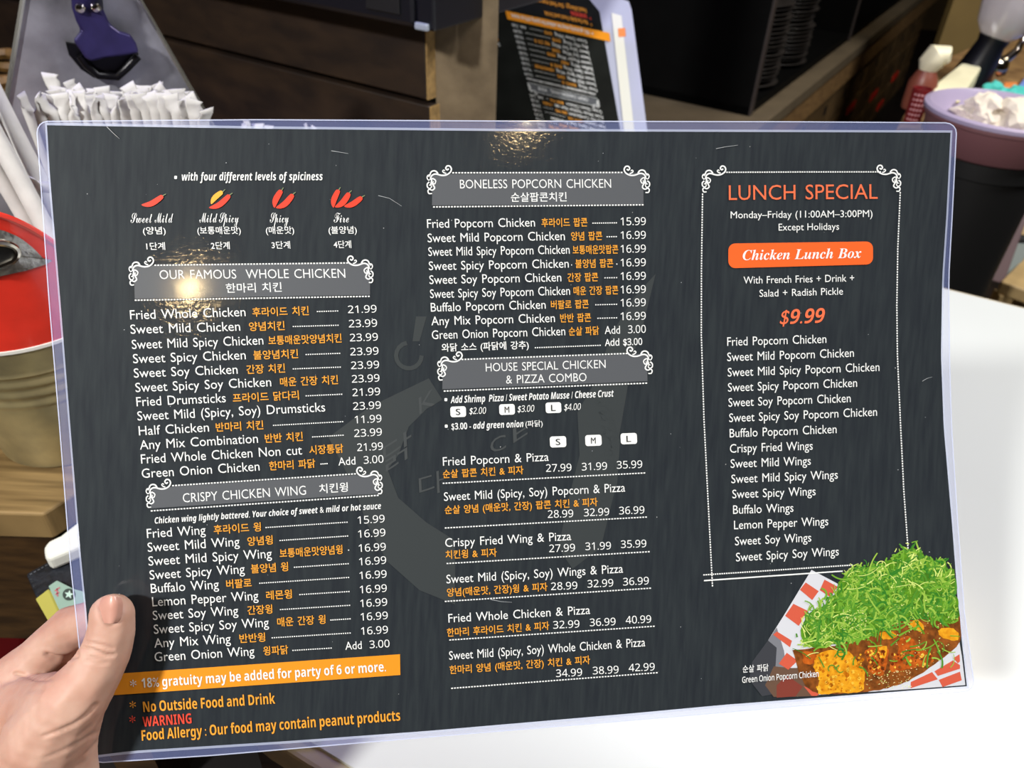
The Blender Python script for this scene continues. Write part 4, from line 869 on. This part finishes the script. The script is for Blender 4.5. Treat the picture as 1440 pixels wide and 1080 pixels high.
# skin folds cut into the surface
creases = [([(118, 911), (130, 913), (148, 921), (160, 921)], 2.4, .0009), ([(120, 903), (140, 907), (158, 912)], 2.2, .0006), ([(122, 930), (140, 933), (152, 932)], 2.0, .0004), ([(126, 925), (145, 927)], 2, .0003),
           ([(135, 990), (122, 1005), (105, 1018), (80, 1029), (62, 1035)], 2.6, .0007), ([(137, 1030), (115, 1042), (90, 1055), (62, 1066)], 2.6, .00035), ([(136, 1008), (128, 1020), (112, 1036)], 2.2, .0003), ([(134, 1045), (118, 1062), (108, 1078)], 2.2, .0003),
           ([(108, 922), (95, 925), (78, 925), (66, 921)], 3.4, .0016), ([(74, 955), (55, 955), (35, 950), (22, 947)], 2.8, .0009), ([(60, 970), (42, 972)], 2.4, .0005)]
def dseg(p, a, b):
    ab = (b[0] - a[0], b[1] - a[1]); t = max(0, min(1, ((p[0] - a[0]) * ab[0] + (p[1] - a[1]) * ab[1]) / (ab[0] ** 2 + ab[1] ** 2)))
    return math.hypot(p[0] - a[0] - ab[0] * t, p[1] - a[1] - ab[1] * t), t
from mathutils import noise as mn
NV = len(hm.vertices); cov = np.zeros(NV * 3); hm.vertices.foreach_get('co', cov); cov = cov.reshape(-1, 3)
nov = np.zeros(NV * 3); hm.vertex_normals.foreach_get('vector', nov); nov = nov.reshape(-1, 3)
cc_ = (cov - np.array(CAM)) @ np.array(RM); pxs = 720 - cc_[:, 0] / cc_[:, 2] * F; pys = 540 + cc_[:, 1] / cc_[:, 2] * F
vw = np.array(CAM) - cov; vw /= np.linalg.norm(vw, axis=1)[:, None]; fac = (nov * vw).sum(1)
disp = np.zeros(NV)
for pl, w_, dep in creases:
    dm = np.full(NV, 1e9)
    for a, b in zip(pl, pl[1:]):
        ab = np.array(b, float) - np.array(a); rx, ry = pxs - a[0], pys - a[1]; t = np.clip((rx * ab[0] + ry * ab[1]) / (ab @ ab), 0, 1)
        dm = np.minimum(dm, np.hypot(rx - ab[0] * t, ry - ab[1] * t))
    disp += dep * np.exp(-(dm / w_) ** 2) - dep * .25 * np.exp(-((dm - w_ * 2) / w_) ** 2)
dn_ = np.hypot((pxs - 155.5) / 17.5, (pys - 858) / 20)
disp += np.where(fac > .2, .0010 * np.clip(1 - dn_ ** 4 * .5, 0, 1), 0)
disp *= (fac > .1)
for i in np.nonzero((pys < 1300) & (fac > -.3))[0]:
    c_ = V(cov[i]); disp[i] += .0001 * mn.noise(c_ * 900) + .0005 * mn.noise(c_ * 90)
cov = cov - nov * disp[:, None]
hm.vertices.foreach_set('co', cov.ravel())
print('hand verts', NV)
skin = mat('skin', (184, 137, 118), .58, sss=.2, rgb2=(198, 160, 142), nscale=55, bump=.12, detail=6)
nt = skin.node_tree; 
hd = thing('hand', P(20, 1080, dS), 'bare left hand gripping the lower left corner of the menu', 'hand')
off = hd.location.copy()
for v in hm.vertices: v.co = v.co - off
hm.materials.clear()
obj('skin', hm, skin, hd)
# thumb nail
nc = (155.5, 857.5)
def nailpt(u, v):
    x = (u - .5) * 2; y = (v - .5) * 2
    wx = 17 * math.sqrt(max(0, 1 - (abs(y) ** 3.2) * .42)); px = nc[0] + x * wx + y * -1.5; py = nc[1] + y * 19 * (1 - .10 * x * x * (1 if y < 0 else 1))
    return P(px, py, dS - .0128 - .0099 + .0036 * x * x + .0010 * max(0, -y) ** 2.5)
nl = MB(); nl.grid(nailpt, 14, 14)
obj('thumbnail', nl, mat('nail', (196, 142, 126), .4, coat=.15, rgb2=(204, 154, 138), nscale=90), hd, smooth=True, label='smooth pink thumbnail')

# ------------------------------------------------------------------ black shelf unit with plate stacks, on a wooden sideboard
def vp(px, py, P0, d): return on_vert(px, py, P0, d)
CK = P(1052, 163, 1.9)                        # lower front corner of the black shelf unit
dL = flat(vp(978, 153, CK, dA) - CK) if False else dA
dR = dB
su = thing('black_shelf_unit', V((CK.x, CK.y, CK.z)), 'black open shelf unit stacked with dark plates at the upper right', 'shelf unit')
bk_m = mat('black_board', (4, 4, 4), .7, noise=.3, nscale=20, spec=.1); edge_m = mat('board_edge', (52, 44, 42), .6)
W_ = .55; Ld = 2.1; Hs = .95
obj('side_board', MB().box(CK, dA * W_, dR * .02, UP * Hs), bk_m, su)
obj('base_board', MB().box(CK, dA * W_, dR * Ld, UP * .02), bk_m, su)
obj('top_board', MB().box(CK + UP * Hs, dA * W_, dR * Ld, UP * .02), bk_m, su)
obj('rear_board', MB().box(CK + dA * W_, dA * .015, dR * Ld, UP * Hs), bk_m, su)
obj('edge_strip', MB().box(CK - dA * .004, dA * .004, dR * .022, UP * Hs), edge_m, su)
divs = []
for px in (1178, 1247, 1300, 1340):
    q = vp(px, {1178: 108, 1247: 72, 1300: 40, 1340: 18}[px], CK, dR); t = (q - CK).dot(dR); divs.append(t)
    obj('divider', MB().box(CK + dR * t, dA * W_, dR * .02, UP * Hs), bk_m, su)
    obj('edge_strip', MB().box(CK + dR * t - dA * .004, dA * .004, dR * .02, UP * Hs), edge_m, su)
print('divs', divs)
# plates
pr = [(0, .003), (.05, .002), (.052, 0), (.055, .002), (.093, .012), (.095, .0135), (.092, .014), (.055, .005), (0, .005)]
pm = MB().lathe((0, 0, 0), pr, 28); pme = bpy.data.meshes.new('plate'); pme.from_pydata(pm.v, [], pm.f); pme.polygons.foreach_set('use_smooth', [True] * len(pme.polygons)); pme.materials.append(mat('dark_stoneware', (46, 42, 40), .4, noise=.3, nscale=60))
for (px_, py_, n, lab, grp) in ((1098, 126, 19, 'dark round plate in the stack nearest the shelf corner', 'plates in the nearest stack'), (1150, 98, 19, 'dark round plate in the second stack inside the shelf', 'plates in the second stack')):
    q = on_z(px_, py_, CK.z + .02); t = (q - CK).dot(dR); dep = max(.10, (q - CK).dot(dA))
    print('stack', t, dep)
    for i in range(n):
        o = bpy.data.objects.new('plate', pme); COL.objects.link(o); o.location = CK + dR * (t + rs.uniform(-.005, .005)) + dA * (dep + rs.uniform(-.005, .005)) + UP * (.0205 + i * .0105)
        tag(o, lab, 'plate', grp)
# sideboard below
ZS = CK.z
sbd = thing('wooden_sideboard', V((CK.x, CK.y, 0)), 'long brown wooden sideboard carrying the black shelf unit', 'sideboard')
tan = mat('tan_board', (110, 82, 50), .6, stretch=(4, 4, 20), nscale=6, rgb2=(146, 114, 72)); tanl = mat('pale_tan_edge', (96, 84, 66), .6, noise=.15, nscale=12)
e = CK - dA * .05 - dR * .45
obj('worktop', MB().box(e - UP * .035, dA * .75, dR * 3.4, UP * .034), tanl, sbd, bevel=.003)
obj('apron_board', MB().box(e - UP * .12 + dA * .012, dA * .02, dR * 3.4, UP * .084), tan, sbd)
brd = mat('brown_drawer_front', (96, 74, 44), .6, noise=.25, nscale=10)
obj('carcass', MB().box(e + dA * .05 - UP * ZS, dA * .6, dR * 3.3, UP * (ZS - .121)), mat('sideboard_dark', (40, 28, 16), .7, noise=.3, nscale=8), sbd)
for i in range(12):
    for j in range(3):
        q = e + dA * .03 + dR * (.02 + i * .27) - UP * (.128 + .135 * (j + 1) - .01)
        if q.z < .02: continue
        f_ = obj('drawer_front', MB().box(q, dA * .02, dR * .255, UP * .122), brd, sbd, bevel=.003)
        obj('slot', MB().box(q - dA * .001 + dR * .18 + UP * .05, dA * .002, dR * .035, UP * .03), mat('recess_black', (5, 5, 7)), f_)
# small red strips on the sideboard front
for px, py, lab in ((1196, 157, 'red strip on the sideboard front, lowest left'), (1228, 139, 'red strip on the sideboard front, middle one'), (1258, 112, 'blurred red strip on the sideboard front, highest'), (1237, 152, 'small red strip below the middle one on the sideboard')):
    q = vp(px, py, e + dA * .026, dR); L_ = .13 if 'middle one' in lab or 'lowest' in lab or 'high' in lab else .06
    tag(obj('red_strip', MB().box(q - dR * L_ / 2, dA * .004, dR * L_, UP * .03), mat('red_strip', (250, 50, 34), .4), bevel=.001), lab, 'tag')

# ------------------------------------------------------------------ bin with lilac tub, things behind it
TD = 1.32
TC = P(1410, 158, TD); rT = 100 / F * TD
tub = thing('lilac_tub', TC - UP * .062, 'round lilac plastic tub with crumpled napkins on the black bin', 'tub')
lil = mat('lilac_plastic', (168, 156, 184), .35); mauve = mat('mauve_rim', (124, 84, 88), .4)
obj('bowl', MB().lathe(TC - UP * .062, [(rT * .98, .056), (rT * .99, .060), (rT * 1.03, .060), (rT * 1.03, .066), (rT * .97, .069), (rT * .93, .062), (rT * .80, .02), (rT * .74, .008), (0, .008)], 56), lil, tub, smooth=True)
obj('outer_shell', MB().lathe(TC - UP * .062, [(0, 0), (rT * .86, 0), (rT * .90, .004), (rT * .985, .052), (rT * 1.02, .054), (rT * 1.02, .0595), (rT * .98, .0595)], 56), mauve, tub, smooth=True, label='mauve outer wall and band')
def crumple(c, r, seed):
    bm = bmesh.new(); bmesh.ops.create_icosphere(bm, subdivisions=3, radius=1)
    for v in bm.verts:
        n1 = mn.noise(v.co * 1.6 + V((seed * 3.1, 0, 0))); n2 = abs(mn.noise(v.co * 3.7 + V((0, seed * 2.3, 0))))
        v.co = V((v.co.x * r * (1 + n1 * .7), v.co.y * r * (1 + n1 * .6 + n2 * .5), v.co.z * r * .62 * (1 + n2 * 1.2 - n1 * .4)))
    me = bpy.data.meshes.new('t'); bm.to_mesh(me); bm.free()
    for v in me.vertices: v.co += c
    return me
nap = mat('napkin', (222, 212, 196), .8, noise=.08, nscale=30)
TZ = TC.z - .062
for i, (px, py, dz, r, lab) in enumerate(((1362, 163, .034, .026, 'small folded napkin at the near left inside the tub'), (1386, 152, .052, .032, 'pointed crumpled napkin standing in the middle of the tub'), (1428, 168, .045, .040, 'large crumpled napkin at the near right of the tub'), (1388, 173, .034, .026, 'flat napkin scrap below the pointed one'), (1446, 156, .045, .034, 'crumpled napkin at the right frame edge in the tub'))):
    o = obj('crumpled_napkin', crumple(on_z(px, py, TZ + dz), r, i + 1), nap, smooth=False); tag(o, lab, 'napkin', None)
a_, b_ = on_z(1336, 156, TZ + .02), on_z(1345, 143, TZ + .05)
tag(obj('wooden_stick', MB().box(a_, b_ - a_, V((.006, 0, 0)), V((0, .001, .002))), mat('pale_wood_stick', (232, 224, 170), .6)), 'short pale wooden stick leaning inside the lilac tub', 'stick')
bn = thing('black_bin', V((TC.x, TC.y, 0)), 'tall black bin standing under the lilac tub', 'bin')
zb = TC.z - .063
obj('body', MB().lathe(V((TC.x, TC.y, 0)), [(0, 0), (rT * .66, 0), (rT * .68, .01), (rT * .80, zb - .03), (rT * .84, zb - .028), (rT * .84, zb), (0, zb)], 48), mat('bin_black', (7, 7, 7), .6, noise=.2, nscale=6), bn, smooth=True)
obj('foot_ring', MB().lathe(V((TC.x, TC.y, 0)), [(rT * .66, 0), (rT * .72, 0), (rT * .72, .03), (rT * .68, .035)], 48), mat('black_metal', (22, 22, 24)), bn, smooth=True)
# ledge behind the tub carrying small things
ZL = .80
lg = [on_z(x, y, ZL) for x, y in ((1262, 178), (1296, 178), (1312, 122), (1470, 140), (1480, 60), (1420, 40), (1310, 92))]
ld = thing('side_station', sum(lg, V()) / 7 - UP * ZL, 'brown side station behind the lilac tub', 'cabinet')
obj('top', MB().prism([p - UP * .03 for p in lg], UP * .03), tan, ld, bevel=.003)
cl = sum(lg, V()) / 7
obj('body', MB().prism([V((p.x, p.y, 0)).lerp(V((cl.x, cl.y, 0)), .08) for p in lg], UP * (ZL - .031)), brd, ld)
def base_at(px, py, z=ZL): return on_z(px, py, z + .0005)
q = base_at(1282, 171)
hc = thing('red_holder', q, 'dark red perforated holder left of the lilac tub', 'holder')
rr_ = 11 / F * (q - CAM).length; hh = .062
obj('cup', MB().lathe(q, [(0, 0), (rr_ * .85, 0), (rr_, hh), (rr_ * .92, hh), (rr_ * .8, .004), (0, .004)], 24), mat('dark_red_plastic', (120, 28, 32), .4), hc, smooth=True)
dotm = mat('pink_dot', (206, 150, 152), .5)
cdir = flat(CAM - q)
for i in range(4):
    for j in range(6):
        a = math.atan2(cdir.y, cdir.x) + (i - 1.5) * .38; h = .007 + j * .009; r = rr_ * (.86 + .14 * h / hh)
        c = q + V((math.cos(a) * r, math.sin(a) * r, h)); obj('stud', MB().lathe(c, [(0, .0012), (.0018, .0008), (.0024, 0)], 8, axis=V((math.cos(a), math.sin(a), 0))), dotm, hc, smooth=True)
# squeeze bottle with cream cap
q = base_at(1286, 152)
sqb = thing('sauce_bottle', q, 'red-brown squeeze bottle with cream round top behind the red holder', 'bottle')
k_ = (q - CAM).length / F
obj('bottle_body', MB().lathe(q, [(0, 0), (15 * k_, 0), (16 * k_, .01), (16 * k_, .05), (12 * k_, .065), (9 * k_, .075)], 24), mat('rust_plastic', (132, 72, 56), .4), sqb, smooth=True)
obj('cap', MB().tube([q + UP * .07, q + UP * .085, q + UP * .098 + V((.008, 0, 0)), q + UP * .10 + V((.02, 0, 0)), q + UP * .088 + V((.028, 0, 0))], [9 * k_, 13 * k_, 15 * k_, 12 * k_, 6 * k_], 14), mat('cream_plastic', (236, 228, 196), .4), sqb, smooth=True)
# cream packet box
q0 = [on_z(x, y, ZL + .045) for x, y in ((1306, 124), (1356, 130), (1382, 92), (1352, 88))]
pk = thing('napkin_packet', sum(q0, V()) / 4 - UP * .045, 'cream paper napkin packet with pinkish side behind the tub', 'packet')
obj('wrapper', MB().prism([p - UP * .04 for p in q0], UP * .04), mat('cream_paper', (232, 226, 192), .6, noise=.05, nscale=20), pk, bevel=.006, seg=3)
obj('label_band', MB().prism([p - UP * .036 for p in (q0[0] + (q0[0] - q0[3]).normalized() * .001, q0[0].lerp(q0[1], .55) + (q0[0] - q0[3]).normalized() * .001, q0[0].lerp(q0[1], .55), q0[0])], UP * .03), mat('pinkish_print', (196, 140, 128), .6), pk)
# grinder jar with black base
q = base_at(1360, 118); k_ = (q - CAM).length / F
jar = thing('blender_jar', q, 'clear ribbed jar on a slanted black base near the upper right corner', 'jar')
ax = (UP + V((.22, 0, 0))).normalized()
obj('black_base', MB().lathe(q, [(0, 0), (22 * k_, 0), (21 * k_, .02), (15 * k_, .085), (17 * k_, .10), (0, .10)], 28, axis=ax), mat('black_plastic', (16, 17, 24)), jar, smooth=True)
obj('clear_cup', MB().lathe(q + ax * .10, [(17 * k_, 0), (26 * k_, .02), (33 * k_, .06), (36 * k_, .13), (34 * k_, .13), (31 * k_, .06), (24 * k_, .024), (0, .02)], 32, axis=ax, wob=lambda a, h: 1 + .02 * math.sin(a * 12)), film_mat('cloudy_plastic', (206, 200, 206), .6, .2), jar, smooth=True)
# chrome tap
q = base_at(1392, 112); k_ = (q - CAM).length / F
tp = thing('chrome_dispenser', q, 'small chrome dispenser with knobs beside the blender jar', 'dispenser')
chm = mat('chrome', (210, 204, 190))
obj('pot', MB().lathe(q, [(0, 0), (11 * k_, 0), (14 * k_, .02), (13 * k_, .04), (8 * k_, .05), (0, .052)], 24), chm, tp, smooth=True)
obj('spout', MB().tube([q + UP * .035, q + UP * .045 + V((.02, 0, 0)), q + UP * .065 + V((.035, 0, 0)), q + UP * .085 + V((.037, 0, 0))], [6 * k_, 5 * k_, 4 * k_, 3 * k_], 10), chm, tp, smooth=True)
obj('knob', MB().lathe(q + UP * .085 + V((.037, 0, 0)), [(0, -.006), (.006, -.003), (.0075, .002), (.004, .007), (0, .008)], 14), chm, tp, smooth=True)
# teal cloths, orange and blue packets
for i, (px, py, lab) in enumerate(((1398, 128, 'rolled teal cloth behind the tub, left of the two'), (1430, 133, 'rolled teal cloth behind the tub, right of the two'))):
    o = obj('teal_cloth', crumple(on_z(px, py, ZL + .014) , .021, 9 + i), mat('teal_cloth', (72, 190, 180), .7), smooth=True); tag(o, lab, 'cloth')
a_ = [on_z(x, y, ZL + .02) for x, y in ((1432, 120), (1470, 124), (1475, 96), (1448, 100))]
tag(obj('blue_packet', MB().prism([p - UP * .018 for p in a_], UP * .018), mat('blue_foil', (112, 140, 214), .4), bevel=.003), 'light blue packet at the right edge above the teal cloths', 'packet')
a_ = [on_z(x, y, ZL + .01) for x, y in ((1411, 121), (1430, 122), (1432, 115), (1412, 115))]
tag(obj('orange_wrapper', MB().prism([p - UP * .009 for p in a_], UP * .009), mat('orange_foil', (226, 134, 70), .4), bevel=.003), 'small orange wrapper left of the blue packet', 'wrapper')
# wooden partition behind
pa = on_z(1360, 60, ZL)
part = thing('brown_partition', V((pa.x, pa.y, 0)) + dR * .5, 'plain yellowish brown partition panel at the upper right corner', 'partition')
q = V((pa.x, pa.y, 0)) + V((.05, .25, 0))
obj('panel', MB().box(q, V((1.6, 0, 0)), V((0, .03, 0)), UP * 1.3), mat('partition_tan', (110, 90, 48), .7, noise=.15, nscale=5), part)

# ------------------------------------------------------------------ chair at the right, seen between bin and table
CH = 1.7
def cpt(x, y, d=0): return P(x, y, CH + d)
chv = thing('wooden_chair', V((cpt(1400, 430).x, cpt(1400, 430).y, 0)), 'wooden chair with mauve post and pale panels between bin and table', 'chair')
def cbox(name, pts, th, m, d=0, lab=None): obj(name, MB().prism([cpt(x, y, d) for x, y in pts], V((0, th, 0))), m, chv, bevel=.003, label=lab)
wd_l = mat('pale_chair_wood', (188, 160, 112), .5, noise=.12, nscale=14); mv = mat('mauve_paint', (104, 82, 84), .5)
cbox('post', [(1447, 225), (1426, 298), (1395, 395), (1412, 400), (1448, 300)], .03, mv, 0, 'mauve painted post')
cbox('back_slat', [(1402, 327), (1411, 297), (1460, 300), (1460, 334)], .02, wd_l, .05)
cbox('back_slat', [(1398, 285), (1404, 268), (1465, 270), (1465, 282)], .02, mat('grey_blue_panel', (136, 146, 144), .5), .05, 'grey-blue slat')
cbox('lower_panel', [(1368, 385), (1400, 338), (1455, 342), (1420, 398)], .02, mat('grey_blue_panel', (136, 146, 144), .5), .05, 'grey-blue panel')
cbox('frame', [(1396, 327), (1460, 334), (1460, 342), (1396, 337)], .02, mat('bin_black', (13, 12, 13)), .045, 'black cross rail')
cbox('frame', [(1425, 282), (1462, 284), (1462, 298), (1418, 296)], .02, mat('bin_black', (13, 12, 13)), .045, 'black cross rail')
obj('seat', MB().prism([on_z(x, y, .44) for x, y in ((1400, 412), (1460, 350), (1560, 380), (1500, 450))], UP * .03), wd_l, chv, bevel=.004)
for x, y in ((1412, 412), (1462, 362), (1546, 384), (1496, 440)):
    q = on_z(x, y, .44); obj('leg', MB().box(V((q.x - .015, q.y - .015, 0)), V((.03, 0, 0)), V((0, .03, 0)), UP * .44), wd_l, chv)
